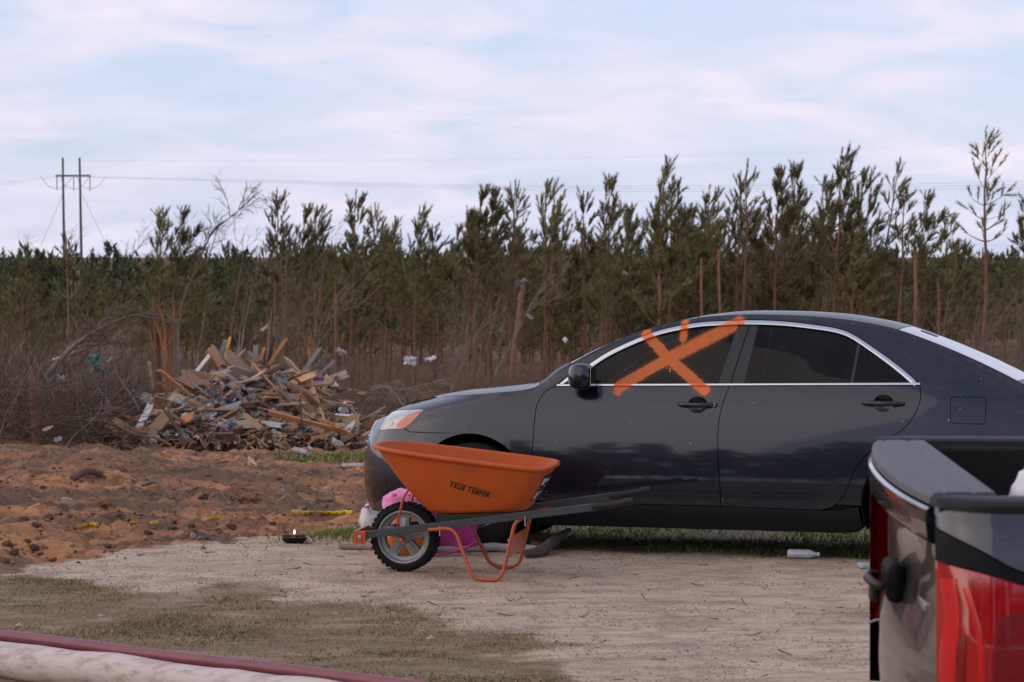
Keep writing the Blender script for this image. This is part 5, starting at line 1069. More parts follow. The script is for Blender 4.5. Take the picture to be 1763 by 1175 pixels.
SKY_T = [(272, 352, 70, 0, 'wind-swept pine pair member with bare lower trunk beside the leaning bare tree'), (300, 352, 71, 2, 'bushy-topped pine next to the leaning bare tree'), (470, 322, 66, 5, 'slim pine with grey bare stem and candle-like top above the pile'), (512, 348, 68, 2, 'broad-crowned pine with double trunk rising above the parallel strips'), (540, 352, 69, 6, 'dense short-topped pine beside the broad-crowned pine'), (603, 325, 66, 4, 'tall straight pine with a needle-pointed leader above the pile end'), (640, 346, 70, 1, 'open-crowned pine beside the straight pointed pine'), (668, 372, 72, 8, 'medium pine between the open-crowned pine and the dark spire'), (712, 352, 68, 10, 'dark spire-shaped pine with one-sided branches'), (748, 385, 72, 3, 'short pine leaning right of the dark spire'),
 (815, 315, 70, 2, 'full dark pine above the wheelbarrow tub'), (846, 322, 72, 7, 'pine with feathery top next to the full dark pine'), (880, 306, 70, 1, 'thin pine with airy flag-like top above the bonnet'), (935, 306, 70, 6, 'dense narrow pine above the windscreen base'), (1008, 326, 72, 3, 'ragged pine above the windscreen'), (1044, 300, 71, 9, 'lop-sided pine whose top bends right'), (1076, 346, 74, 0, 'small pine in the gap between two tall pines'), (1128, 268, 68, 8, 'tall red-trunked pine with forked crown above the orange X'), (1152, 300, 69, 11, 'pine close against the tall red-trunked pine'), (1213, 316, 72, 4, 'stubby pine above the sprayed window'), (1262, 292, 72, 5, 'pale-stemmed pine above the door pillar'), (1335, 286, 72, 7, 'feathery pine above the rear door'), (1362, 278, 74, 9, 'twin-topped pine bending right above the rear window'), (1404, 300, 72, 2, 'dense dark pine beside the broken-barked pine'), (1435, 250, 70, 10, 'tall pine with split orange bark above the roof end'), (1478, 286, 71, 6, 'bushy pine half hidden by the split-bark pine'),
 (1548, 310, 70, 11, 'pine with greyish stem and two tops behind the boot'), (1578, 325, 72, 2, 'thick dark pine beside the two-topped pine'), (1625, 362, 84, 4, 'small far pine in the gap before the lone tall pine'), (1762, 335, 72, 9, 'pine at the end of the treeline past the lone tall pine')]
for px, ty, Y0, v, lab in SKY_T: plant(PINES[v], 'pine_tree', px, ty, Y0, lab)
plant(SPARSE[0], 'pine_tree', 1695, 216, 66, 'tallest lone pine with nearly bare trunk behind the boot', rz=.1); plant(SPARSE[1], 'pine_tree', 1500, 266, 72, 'thin pine leaning right with a single tufted tip', lean=.10); plant(SPARSE[2], 'pine_tree', 1281, 270, 70, 'thin dead-looking spire pine above the door pillar'); plant(SPARSE[1], 'pine_tree', 117, 396, 60, 'slender red-brown pine with a small tuft beside the power poles', rz=2.5); plant(SPARSE[2], 'pine_tree', 488, 420, 64, 'grey slender pine with broken top among the saplings')
env_x, env_y = [-80, 0, 240, 420, 560, 800, 1130, 1450, 1560, 1763, 1850], [470, 462, 452, 440, 425, 378, 362, 372, 428, 440, 440]
PADJ = ['olive broad-crowned young', 'thin open-crowned young', 'wind-bent full-crowned young', 'olive upright young', 'dense broad-crowned young', 'thin straight young', 'olive wind-bent young', 'feathery upright young', 'tall broad-crowned young', 'olive slim-topped young', 'dark wind-bent young', 'plain upright young']
for i in range(175):
    px = RNG.uniform(-70, 1840); Y0 = RNG.uniform(68, 108); ty = np.interp(px, env_x, env_y) + abs(RNG.gauss(0, 60)) - 22
    v_ = RNG.randrange(12); plant(PINES[v_], 'pine_tree', px, ty, Y0, PADJ[v_] + ' pine in the wood ' + zone(px), group=PADJ[v_] + ' pines ' + zone(px))
BADJ = ['green bushy', 'olive bushy', 'green ragged', 'olive ragged', 'green leafy']
for i in range(110):
    px = RNG.uniform(-70, 1840); Y0 = RNG.uniform(72, 100); ty = np.interp(px, [-80, 400, 800, 1763], [500, 490, 470, 470]) + RNG.uniform(-20, 70)
    v_ = RNG.randrange(5); plant(BUSH[v_], 'pine_sapling', px, ty, Y0, BADJ[v_] + ' low pine sapling under taller pines ' + zone(px), group=BADJ[v_] + ' low pine saplings ' + zone(px), sxy=1.15)
SADJ = ['upright bare grey', 'slanting bare brown', 'leaning twiggy grey', 'slender bare brown', 'thin bare grey', 'leaning bare brown']
for i in range(44):
    px = RNG.choice([RNG.uniform(-40, 320), RNG.gauss(450, 60), RNG.gauss(780, 45), RNG.uniform(300, 1800), RNG.gauss(1690, 60)]); Y0 = RNG.uniform(52, 72) if px > 330 else RNG.uniform(44, 66); ty = RNG.uniform(400, 520) if 380 < px < 560 or 730 < px < 840 else RNG.uniform(470, 570)
    v_ = RNG.randrange(6); plant(BARES[v_], 'bare_sapling', px, ty, Y0, SADJ[v_] + ' sapling at the wood edge ' + zone(px), group=SADJ[v_] + ' saplings ' + zone(px), parts=('trunk', 'branches'))
# leaning bare tree, fallen tree, snags
def custom_bare(name, pts, r0, label, mat, tw=16, seed=1, tl=1.0, updir=(.5, 0, .6), r1=.3):
    rg = np.random.default_rng(seed); P = catmull([np.array(p, float) for p in pts], 6); t = TB(); c = TB(); t.limb(P, r0, r0 * r1 * .5, 7); n = len(P)
    def tw_(b, d, L, rad, lev):
        Q = [b]; q = b.copy(); dd = d / np.linalg.norm(d)
        for i in range(5): dd = dd + rg.normal(0, .14, 3); dd /= np.linalg.norm(dd); q = q + dd * L / 5; Q.append(q)
        Q = np.array(Q); c.limb(Q, rad, rad * .3, 3)
        if lev < 2:
            for i in range(6): k = rg.integers(1, 5); tw_(Q[k], dd + rg.normal(0, .45, 3), L * rg.uniform(.35, .6), max(rad * .5, .004), lev + 1)
    for i in range(tw):
        u = rg.uniform(.45, 1); k = int(u * (n - 1)); tang = P[min(k + 1, n - 1)] - P[max(k - 1, 0)]; tang /= np.linalg.norm(tang); tw_(P[k], tang + np.array(updir) * .5 + rg.normal(0, .4, 3), tl * rg.uniform(.5, 1.1), r0 * .25, 0)
    o = empty(name, tuple(P[0])); tag(o, label, 'tree')
    for nm, tb in (('trunk', t), ('branches', c)):
        for i in range(len(tb.V)): tb.V[i] = tb.V[i] - P[0]
        link(nm, tb.me(nm, mat, nm == 'trunk'), o)
    return o
g0 = ground_px(287, 672); Yl = 46.0
custom_bare('leaning_tree', [at(288, 665, Yl), at(302, 560, Yl), at(333, 475, Yl), at(364, 402, Yl), at(392, 378, Yl), at(415, 358, Yl)], .034, 'bare grey tree leaning right over the debris pile', TWIGB, 12, 3, .8, r1=.2)
Yl = 40.0; custom_bare('fallen_tree', [at(62, 690, Yl), at(84, 645, Yl), at(122, 601, Yl), at(172, 566, Yl), at(232, 541, Yl)], .075, 'bare grey fallen tree slanting up out of the brush', TWIG, 11, 5, .8, (.8, 0, -.1))
custom_bare('fallen_branch', [at(70, 672, 39), at(100, 645, 39), at(135, 625, 39)], .06, 'dark broken bough under the fallen grey tree', TWIGB, 6, 8, .5, (.5, 0, .2)); custom_bare('fallen_branch', [at(120, 612, 41), at(160, 596, 41), at(205, 585, 41)], .045, 'thin grey bough beside the fallen tree', TWIG, 10, 9, .6, (.6, 0, .2))
custom_bare('dark_branch', [at(317, 768, 36.0), at(309, 744, 36.0), at(272, 692, 36.1), at(235, 640, 36.2)], .036, 'dark forked branch standing in front of the debris pile', TWIGB, 5, 12, .5, (-.2, 0, .8)); custom_bare('dark_branch', [at(295, 768, 36.0), at(272, 756, 36.0), at(231, 748, 36.0), at(182, 743, 36.1)], .030, 'dark low branch lying at the foot of the debris pile', TWIGB, 6, 13, .35, (-.2, 0, .5))
for k, (pts, r, lab) in enumerate(((((192, 715), (185, 690), (168, 668), (158, 640)), .03, 'pale crooked branch in the brush'), (((240, 705), (225, 680), (208, 655), (196, 628)), .026, 'pale thin forked branch beside the pale post'), (((135, 728), (112, 712), (95, 690)), .022, 'pale curved root low in the brush'), (((136, 728), (122, 705), (118, 675)), .020, 'pale wavy root standing in the brush'))):
    custom_bare('pale_branch', [at(a, b, 37.5) for a, b in pts], r, lab, material('pale_twig_%d' % k, (.30, .24, .20), .9), 5, 20 + k, .45, (0, 0, .5))
custom_bare('vine', [at(700, 705, 34), at(668, 668, 34), at(640, 672, 34), at(652, 664, 34), at(690, 672, 34), at(738, 660, 34)], .016, 'pale vine looping over the brush behind the bonnet', TWIG, 3, 31, .5, (.2, 0, .3), .8)
def snag(name, base, top_, r0, r1, label, spikes=6, seed=1, fresh=.35, mat=PBARK, slen=.4, tilt=.25):
    rg = np.random.default_rng(seed); o = empty(name, tuple(base)); tag(o, label, 'tree stump'); b = np.zeros(3); e = np.array(top_) - np.array(base); t = TB(); n = 9; s_ = np.linspace(0, 1, n)[:, None]; P = b + e * s_ + np.concatenate([rg.normal(0, r0 * .12, (n, 2)), np.zeros((n, 1))], 1); P[0] += np.array([0, 0, -.3]); t.limb(P, r0, r1, 9); link('trunk', t.me('trunk', mat, True), o)
    up = e / np.linalg.norm(e)
    for i in range(spikes):
        a = 6.28 * i / spikes + rg.uniform(-.3, .3); q = TB(); st = e * (1 - fresh * rg.uniform(.3, 1)) + np.array([math.cos(a), math.sin(a), 0]) * r1 * .8; L = slen * rg.uniform(.5, 1.2) + np.linalg.norm(e) * fresh * .5; dd = up + np.array([math.cos(a), math.sin(a), 0]) * tilt * rg.uniform(0, 1); q.limb(np.array([st, st + dd * L * .5, st + dd * L + rg.normal(0, .03, 3)]), r1 * .55, r1 * .06, 4); link('splinter', q.me('splinter', FRESH), o)
    return o
g = at(286, 678, 44); snag('broken_tree', at(290, 705, 40.2), at(287, 580, 40.2), .075, .075, 'shattered orange-splintered tree trunk rising behind the debris pile', 7, 3, .16, FRESH, .55, .38); snag('broken_tree', at(276, 705, 40.4), at(269, 575, 40.4), .055, .06, 'dark burnt-looking broken trunk beside the shattered orange trunk', 4, 4, .25, PBARK, .6, .2); snag('broken_tree', at(303, 705, 40.5), at(304, 550, 40.5), .05, .05, 'grey thin broken trunk on the debris side of the shattered trunk', 3, 6, .2, TWIG, .5, .3)
snag('stump', at(64, 745, 36), at(57, 640, 36), .085, .07, 'tall split stump with a raw orange side in the brush', 5, 7, .75, PBARK, .15, .05); snag('stump', at(121, 690, 37), at(120, 652, 37), .05, .05, 'short orange-topped stub beside the tall split stump', 3, 8, .4, PBARK, .08, .1)
snag('stump', at(536, 640, 50), at(535, 582, 50), .07, .06, 'orange broken stump behind the parallel grey strips', 5, 9, .5, FRESH, .2, .05); snag('broken_tree', at(580, 650, 60), at(578, 505, 60), .06, .045, 'snapped pine trunk with a pale splinter left standing', 3, 10, .25, PBARK, .5, .02); snag('broken_tree', at(880, 640, 66), at(898, 505, 66), .085, .07, 'dark leaning snapped trunk with torn sheeting on top', 4, 11, .1, PBARK, .3, .2); snag('broken_tree', at(1240, 560, 64), at(1237, 430, 64), .04, .03, 'thin snapped sapling with pale splinter above the sprayed window', 2, 12, .4, PBARK, .4, .05); snag('broken_tree', at(1208, 560, 66), at(1207, 445, 66), .035, .028, 'thin orange-scarred snapped pine beside the red-trunked pine', 2, 13, .5, PBARK, .2, .05); snag('stump', at(1577, 600, 62), at(1576, 445, 62), .06, .045, 'dark snapped pine stub behind the boot', 3, 14, .15, PBARK, .3, .1); snag('stump', at(1617, 600, 62), at(1616, 490, 62), .05, .035, 'orange-scarred short stub behind the boot', 3, 15, .5, PBARK, .2, .1)
# tangles that nobody could count
def tangle(name, label, n, fx, mat, r=(.006, .012), L=(.6, 1.6), upb=.5, seed=1):
    rg = np.random.default_rng(seed); tb = TB()
    for i in range(n):
        x, y, zt = fx(rg); l = rg.uniform(*L); d = rg.normal(0, 1, 3); d[2] = abs(d[2]) * upb; d[1] *= .6; d /= np.linalg.norm(d); b = np.array([x, y, zt]); k = rg.normal(0, .35, 3); s_ = np.linspace(0, 1, 4)[:, None]; tb.limb(b + d * l * s_ + k * l * (s_ ** 2) * .6, rg.uniform(*r), .004, 3)
    tag(link(name, tb.me(name, mat)), label, 'brush', kind='stuff')
def f_left(rg):
    px = rg.uniform(-60, 330); y = rg.uniform(35.2, 48) if px < 185 else rg.uniform(41, 49); x = (px - CX) / F * y; e = np.interp(px, [-60, 60, 200, 330], [1.05, 1.0, .55, .15]); return x, y, float(H(x, y, False)) + rg.uniform(-.05, 1) * e
tangle('brushwood', 'tangle of fallen grey-brown branches and brush beside the pile', 4200, f_left, TWIGB, (.005, .013), (.4, 1.3), .8, 2); tangle('brushwood', 'paler twigs mixed through the tangle of brush', 1300, f_left, TWIG, (.005, .010), (.4, 1.2), .9, 3)
def f_wood(rg):
    px = rg.uniform(-60, 1830); y = rg.uniform(52, 80); x = (px - CX) / F * y; return x, y, float(H(x, y, False)) + rg.uniform(-.1, .7)
tangle('undergrowth', 'brown leafless undergrowth along the forest floor', 2300, f_wood, TWIGB, (.006, .014), (.4, 1.1), 1.3, 4)
def f_mid(rg):
    px = rg.gauss(0, 1) if False else rg.uniform(560, 1000); y = rg.uniform(40, 56); x = (px - CX) / F * y; return x, y, float(H(x, y, False)) + rg.uniform(-.05, .28)
tangle('brushwood', 'low brown slash and twigs on the slope behind the bonnet', 1500, f_mid, TWIGB, (.005, .012), (.3, .9), .5, 6)
# low green conifer slash
def far_wood(name, label, n, fx, mat, seed, hh=(7, 10), k=26, nl=.5, wd=.22):
    rg = np.random.default_rng(seed); tb = TB()
    for i in range(n):
        x, y = fx(rg); h = rg.uniform(*hh) if y < 0 else max(3.0, 1.0 - float(H(x, y, False)) + rg.normal(-.5, .5) + (float(fbm(x * .06, y * .06, 2, 5)) - .5) * 3.2); b = np.array([x, y, float(H(x, y, False))]); tb.limb(np.array([b, b + np.array([0, 0, h])]), .10, .03, 4)
        for j in range(k):
            u = rg.uniform(.15, 1); a = rg.uniform(0, 6.28); L = (1.08 - u) * 1.9 * rg.uniform(.5, 1); p = b + np.array([math.cos(a) * L, math.sin(a) * L, h * u]); brush(tb, rg, p, np.array([math.cos(a) * .4, math.sin(a) * .4, 1.]), .7, 7, nl, wd)
    tag(link(name, tb.me(name, mat)), label, 'woods', kind='stuff')
FARN = tree_mat('far_pine_needles', (.055, .070, .034), (.088, .096, .046), .3)
def f_far(rg): y = rg.uniform(150, 240); return (rg.uniform(-120, 1880) - CX) / F * y, y
far_wood('woodland', 'dark green far plantation pines seen over the near trees', 520, f_far, FARN, 11, (7.2, 9.0), 30)
def f_back(rg): return rg.uniform(-95, 95), rg.uniform(-75, -42)
far_wood('woodland', 'pine wood behind the photographer mirrored in the sedan doors', 300, f_back, FARN, 12, (7, 11), 34, .9, .5)
for i, (px, ty, Y0) in enumerate(((75, 408, 300), (95, 402, 310), (165, 405, 300), (190, 404, 310), (215, 403, 300), (240, 405, 310), (325, 372, 260), (342, 378, 265), (560, 425, 300), (1380, 395, 280))):
    plant(BARES[i % 6], 'bare_tree', px, ty, Y0, 'far leafless hazy tree on the skyline beyond the pine wood', group='far leafless skyline trees', parts=('trunk', 'branches'), sxy=1.5)

# ------------------------------------------------------------------ power line: two-pole frame and its wires
POLE = material('weathered_pole_wood', (.115, .10, .095), .9, nscale=1.0); WIRE = material('dull_wire', (.16, .165, .18), .6, nscale=1)
Yp = 450.0; pf = tag(empty('power_pole_frame', tuple(at(122, 440, Yp))), 'far two-pole wooden power line frame with a crossarm', 'power pole'); pb = np.array(pf.location)
def rel(px, py, dy=0): return tuple(np.array(at(px, py, Yp + dy)) - pb)
for (xa, xb) in ((108, 111), (137, 141)): m = MB(); gz = H(np.array(at(xb, 440, Yp)[0]), np.array(Yp)); a_ = rel(xb, 425); m.tube([(a_[0], a_[1], float(gz) - pb[2] - 1), rel(xa, 272)], [.30, .20], 10); m.obj('pole', POLE, pf, True)
m = MB(); m.box(tuple((np.array(rel(96, 302)) + np.array(rel(156, 304))) / 2), ((156 - 96) / F * Yp / 2, .18, .20)); m.obj('crossarm', material('pale_green_arm', (.20, .27, .27), .7, nscale=1), pf)
for px in (98, 127, 155):
    m = MB(); m.tube([rel(px, 303), rel(px, 327)], .10, 6); m.obj('insulator', WIRE, pf)
    m = MB(); m.tube([rel(px - 27 + (5 if px > 100 else 0), 305), rel(px - 16, 320), rel(px, 327), rel(px + 14, 321), rel(px + 26, 306)], .045, 5); m.obj('jumper_wire', WIRE, pf)
for k, (x1, x2) in enumerate(((110, 70), (139, 185))): m = MB(); m.tube([rel(x1, 330), rel(x2, 425)], .035, 4); m.obj('guy_wire', WIRE, pf)
def wire(pts, r, lab, grp): m = MB(); m.tube(catmull([at(*p) for p in pts], 8), r, 4); tag(m.obj('power_wire', WIRE), lab, 'wire', grp)
for k in range(3): wire([(150, 304 + k, Yp), (420, 310 + k * 2, 420), (760, 318 + k * 3, 390), (1100, 321 + k * 4.5, 365), (1500, 318 + k * 5, 345), (1900, 309 + k * 6, 330)], .013, 'conductor wire sagging from the frame above the pines', 'conductor wires above the pines')
for k in range(2): wire([(100, 303 + k, Yp), (60, 308 + k * 3, 460), (-60, 322 + k * 5, 480)], .016, 'conductor wire running down past the frame the other way', 'conductor wires past the frame')
for k, x in enumerate((108, 137)): wire([(x, 277, Yp), (500, 278 - k * 2, 420), (1100, 272 - k * 3, 375), (1900, 245 - k * 6, 330)], .006, 'thin shield wire strung from the pole tops', 'shield wires from the pole tops')

# ------------------------------------------------------------------ small things on the ground
p = gp(507, 936)
lan = tag(empty('candle_dish', tuple(p)), 'black square dish holding a small lit candle on the sand', 'candle')
m = MB(); DB = material('black_dish_plastic', (.010, .010, .011), .4, nscale=12)
def sq(h, z): return [(-h, -h, z), (h, -h, z), (h, h, z), (-h, h, z)]
P = [sq(.050, 0), sq(.084, .046), sq(.078, .046), sq(.048, .008)]; rows = [r + [r[0]] for r in P]; m.grid(np.array(rows)); m.add(P[0], [(3, 2, 1, 0)]); m.add(P[3], [(0, 1, 2, 3)]); o = m.obj('dish', DB, lan); o.rotation_euler = (0, 0, R(6))
m = MB(); m.lathe([(0, .058), (.017, .058), (.018, .055), (.018, .008)], 20, 'Z'); m.obj('candle', material('brown_wax', (.13, .06, .03), .5), lan, True, auto=40)
m = MB(); m.lathe([(0, .060), (.005, .064), (.007, .070), (.005, .079), (.001, .088)], 14, 'Z')
fm = bpy.data.materials.new('candle_flame'); fm.use_nodes = True; b_ = fm.node_tree.nodes['Principled BSDF']; b_.inputs['Base Color'].default_value = (1, .6, .25, 1); b_.inputs['Emission Color'].default_value = (1, .55, .2, 1); b_.inputs['Emission Strength'].default_value = 4; m.obj('flame', fm, lan, True)
# caution tape
YEL = material('yellow_tape_film', (.66, .48, .015), .5, col2=(.56, .38, .01), nscale=12); INKT = INK
def tape(pts, wd, label, seed=1, marks=True):
    P = catmull([np.array(gp(*q)) + np.array([0, 0, .03]) for q in pts], 10); rg = np.random.default_rng(seed); P = P + np.concatenate([rg.normal(0, .004, (len(P), 2)), .012 + np.abs(rg.normal(0, .006, (len(P), 1)))], 1)
    n = len(P); tw = np.cumsum(rg.normal(0, .5, n)) * .6 - .5; V = []
    for i in range(n): V += [P[i] + np.array([0, -math.sin(.6 + tw[i] * .3), math.cos(.6 + tw[i] * .3)]) * wd * k for k in (-.5, .5)]
    o = mesh('caution_tape', V, [(2 * i, 2 * i + 2, 2 * i + 3, 2 * i + 1) for i in range(n - 1)], YEL, None, True); tag(o, label, 'tape'); so = o.modifiers.new('thickness', 'SOLIDIFY'); so.thickness = .0008
    if marks:
        m = MB()
        for i in range(2, n - 3, 3):
            q = [np.array(V[2 * i]), np.array(V[2 * i + 2]), np.array(V[2 * i + 3]), np.array(V[2 * i + 1])]; c = sum(q) / 4; m.add([c + (v - c) * .5 + np.array([0, -.003, .002]) for v in q], [(0, 1, 2, 3)])
        m.obj('tape_print', INKT, o)
tape([(500, 894), (530, 895), (565, 895), (608, 894)], .048, 'long yellow caution tape with black print at the grass edge', 3); tape([(133, 920), (150, 917), (168, 916)], .035, 'crumpled yellow tape end lying in the dark dirt', 5, False); tape([(226, 914), (236, 912)], .03, 'short yellow tape scrap on the dirt', 6, False); tape([(258, 913), (275, 911)], .03, 'folded yellow tape piece beside dark clods', 7, False); tape([(362, 905), (378, 904)], .025, 'tiny yellow tape strip by a dark clod', 8, False)
# stones and clods
def rock_mesh(seed, n=8):
    rg = np.random.default_rng(seed); th, ph = np.meshgrid(np.pi * np.arange(n + 1) / n, 2 * np.pi * np.arange(n * 2) / (n * 2), indexing='ij'); d = np.stack([np.sin(th) * np.cos(ph), np.sin(th) * np.sin(ph), np.cos(th)], -1).reshape(-1, 3); k = .45 + 1.15 * np.abs(fbm(d[:, 0] * 2.3 + seed, d[:, 1] * 2.3 + d[:, 2] * 2.6, 4, seed, .65) - .15); c = n * 2; V = d * k[:, None] * np.array([1, .85, .7])
    Fc = [(i * c + j, (i + 1) * c + j, (i + 1) * c + (j + 1) % c, i * c + (j + 1) % c) for i in range(n) for j in range(c)]; return V, Fc
CLOD = {'red': material('red_clay_clod', (.33, .16, .08), .95, col2=(.20, .10, .055), nscale=9, bump=.02, bscale=14), 'dark': material('dark_soil_clod', (.095, .063, .046), .95, col2=(.15, .095, .066), nscale=9, bump=.03, bscale=12), 'grey': material('pale_stone', (.38, .34, .31), .85, col2=(.28, .24, .21), nscale=7, bump=.005), 'brown': material('brown_clod', (.16, .10, .068), .95, col2=(.09, .06, .042), nscale=9, bump=.02, bscale=14)}
rm_cache = {}
def rock(px, py, wpx, key, label, cat='stone', group=None, name='stone', tall=1.0):
    i = RNG.randrange(7)
    if (i, key) not in rm_cache: V, Fc = rock_mesh(i); me = bpy.data.meshes.new(name); me.from_pydata([tuple(map(float, v)) for v in V], [], Fc); me.materials.append(CLOD[key]); rm_cache[(i, key)] = me
    p = ground_px(px, py); s = wpx / F * p.y / 2; o = link(name, rm_cache[(i, key)], loc=(p.x, p.y, p.z + s * .15 * tall)); o.scale = (s * RNG.uniform(.8, 1.35), s * RNG.uniform(.7, 1.2), s * tall); o.rotation_euler = (RNG.uniform(-.3, .3), RNG.uniform(-.3, .3), RNG.uniform(0, 6.28)); return tag(o, label, cat, group)
rock(178, 866, 32, 'red', 'block of red clay with a flat face on the orange dirt', 'clod', name='clay_block', tall=.9); rock(116, 862, 22, 'grey', 'low grey stone beside the red clay block', tall=.6); rock(486, 852, 14, 'grey', 'upright pale stone slab in the dirt near the sedan nose', tall=1.9); rock(333, 924, 11, 'grey', 'small pointed grey stone at the sand edge', tall=1.6); rock(563, 846, 22, 'grey', 'pale flat stone near the front bumper', tall=.9); rock(430, 862, 40, 'red', 'large crumbled mound of red clay', 'clod', name='clay_block', tall=.9); rock(520, 880, 28, 'red', 'orange clay lump behind the candle dish', 'clod', name='clay_block', tall=.8); rock(350, 858, 26, 'brown', 'brown clay lump between the orange patches', 'clod', name='clay_block', tall=.8)
for px, py, wd in ((88, 966, 15), (135, 970, 11), (10, 968, 14), (60, 945, 20), (70, 955, 12), (25, 952, 22), (130, 950, 10), (184, 942, 18), (45, 935, 18), (12, 940, 24), (376, 914, 13), (398, 908, 18), (330, 908, 20), (295, 912, 18), (255, 918, 14), (85, 895, 30), (40, 898, 24), (62, 905, 18)): rock(px, py, wd, 'dark', 'dark crumbly soil clod along the sand edge', 'clod', 'dark soil clods along the sand edge', 'soil_clod', RNG.uniform(.7, 1.0))
for i in range(70):
    px, py = RNG.uniform(-5, 630), RNG.uniform(790, 905)
    if px > 480 and py > 885: continue
    k = RNG.choice(['brown', 'brown', 'red', 'red', 'dark']); rock(px, py, RNG.uniform(5, 15), k, '%s clod scattered over the churned dirt' % {'brown': 'brown', 'red': 'red clay', 'dark': 'dark'}[k], 'clod', '%s clods on the churned dirt' % k, 'soil_clod', RNG.uniform(.5, .9))
rock(1352, 962, 11, 'red', 'tan stone beside the plastic bottle'); rock(1300, 960, 8, 'red', 'small tan stone at the shadow edge near the bottle'); rock(1284, 957, 6, 'grey', 'tiny pale pebble at the shadow edge', tall=.7)
# bottle
p = gp(1380, 962, .028); BOT = material('clear_bottle_plastic', (.50, .54, .58), .25, col2=(.40, .44, .48), nscale=8, coat=.5); bt_ = tag(empty('plastic_bottle', tuple(p)), 'clear plastic drink bottle lying at the edge of the car shadow', 'bottle')
m = MB(); m.lathe([(0, -.085), (.022, -.085), (.028, -.078), (.029, -.05), (.027, -.03), (.029, -.01), (.027, .01), (.029, .03), (.029, .045), (.022, .065), (.012, .085), (.011, .095)], 22, 'X'); m.obj('body', BOT, bt_, True); m = MB(); m.lathe([(.013, .092), (.0135, .108), (0, .109)], 16, 'X'); m.obj('cap', WHT, bt_, True, auto=40); bt_.rotation_euler = (0, 0, R(-10))
p = gp(1492, 980, .02); m = MB(); m.box((0, 0, 0), (.05, .03, .014)); o = m.obj('foam_cup_scrap', material('pale_blue_foam', (.40, .48, .55), .7), None, bevel=.006); o.location = p; o.rotation_euler = (.1, .1, .4); tag(o, 'pale blue foam scrap on the sand by the truck', 'scrap')
# pale sticks and boards on the dirt
for a, b, r, lab in (((429, 792), (442, 806), .022, 'short white stick standing in the dirt before the pile'), ((592, 807), (628, 806), .030, 'pale board end lying on the grass by the sedan nose'), ((508, 780), (530, 786), .045, 'grey split log at the foot of the pile'), ((520, 765), (538, 778), .03, 'pale slat lying against the pile foot')):
    A, B = gp(*a), gp(*b); limb('stick', [A + Vector((0, 0, r)), (A + B) / 2 + Vector((0, 0, r * 1.1)), B + Vector((0, 0, r))], [r, r, r * .9], PALE, lab, 'stick', 7)
A, B = gp(245, 842), gp(298, 860); limb('root', [A + Vector((0, 0, .03)), (A + B) / 2 + Vector((0, 0, .10)), B + Vector((0, 0, .01))], [.015, .02, .012], TWIGB, 'brown arching root on the orange dirt', 'root', 7); A, B = gp(125, 830), gp(175, 822); limb('root', [A + Vector((0, 0, .03)), (A + B) / 2 + Vector((0, 0, .08)), B + Vector((0, 0, .03))], [.03, .035, .03], material('reddish_root', (.17, .09, .065), .9), 'reddish thick root on the dark dirt ridge', 'root', 7)
# peeled pole and maroon pipe in the foreground
LOG = material('peeled_log_wood', (.60, .52, .48), .8, col2=(.40, .32, .28), nscale=5, stretch=(.7, 5, 7), bump=.005, bscale=9, lo=.46, hi=.66); MAR = material('maroon_pipe', (.17, .032, .048), .42, col2=(.23, .06, .075), nscale=6, stretch=(.4, 3, 3), rvar=.2, coat=.2)
A = gp(-90, 1152); B = gp(690, 1258); d = (B - A).normalized(); A = A - d * 1.2; B = B + d * .7; n = 40; rg = np.random.default_rng(5); m = MB()
m.tube([A.lerp(B, i / n) + Vector((rg.normal(0, .002), rg.normal(0, .002), .078 + .004 * math.sin(i * .7) - (Hs(0, 9) * 0))) for i in range(n + 1)], [.080 + .003 * math.sin(i * 1.3) + rg.normal(0, .0012) for i in range(n + 1)], 28)
for i, v in enumerate(m.V): m.V[i] = Vector(v) + Vector((0, 0, .004 * (float(vnoise(np.array(v[0] * 9), np.array(v[2] * 30 + v[1] * 20), 3)) - .5)))
zl = min(Hs(A.x, A.y), Hs(B.x, B.y)); tag(m.obj('peeled_log', LOG, None, True, auto=50), 'pale peeled log lying along the dry grass with a maroon pipe', 'log')
nrm_ = Vector((d.y, -d.x, 0)); nrm_ = -nrm_ if nrm_.y < 0 else nrm_
m = MB(); m.tube([A.lerp(B, i / 20) + nrm_ * .055 + Vector((0, 0, .168 + .002 * math.sin(i))) for i in range(21)], .026, 20); tag(m.obj('maroon_pipe', MAR, None, True, auto=50), 'maroon pipe resting along the back of the peeled log', 'pipe')
# grass, pebbles, twigs: too many to count
def blades(name, label, n, fx, mats, h=(.02, .06), wd=.006, seed=1, lay=.8):
    rg = np.random.default_rng(seed); X_, Y_ = fx(rg, n); Z_ = H(X_, Y_); n = len(X_); hh = rg.uniform(*h, n); a = rg.uniform(0, 6.28, n); l = np.minimum(rg.uniform(.35, 1, n) ** .7 * lay * 1.4, 1.5); base = np.stack([X_, Y_, Z_ - .004], 1); dirn = np.stack([np.cos(a) * np.sin(l), np.sin(a) * np.sin(l), np.cos(l)], 1); s = np.stack([-np.sin(a), np.cos(a), np.zeros(n)], 1) * wd / 2 * rg.uniform(.6, 1.4, n)[:, None]; s[:, 0] += wd * .2
    tb = TB(); tb.tri(np.stack([base - s, base + s, base + dirn * hh[:, None]], 1)); tag(link(name, tb.me(name, mats)), label, 'grass', kind='stuff')
def keep(maskf, x0, x1, y0, y1):
    def f(rg, n):
        X_ = rg.uniform(x0, x1, n); Y_ = rg.uniform(y0, y1, n); k = rg.uniform(0, 1, n) < maskf(X_, Y_); return X_[k], Y_[k]
    return f
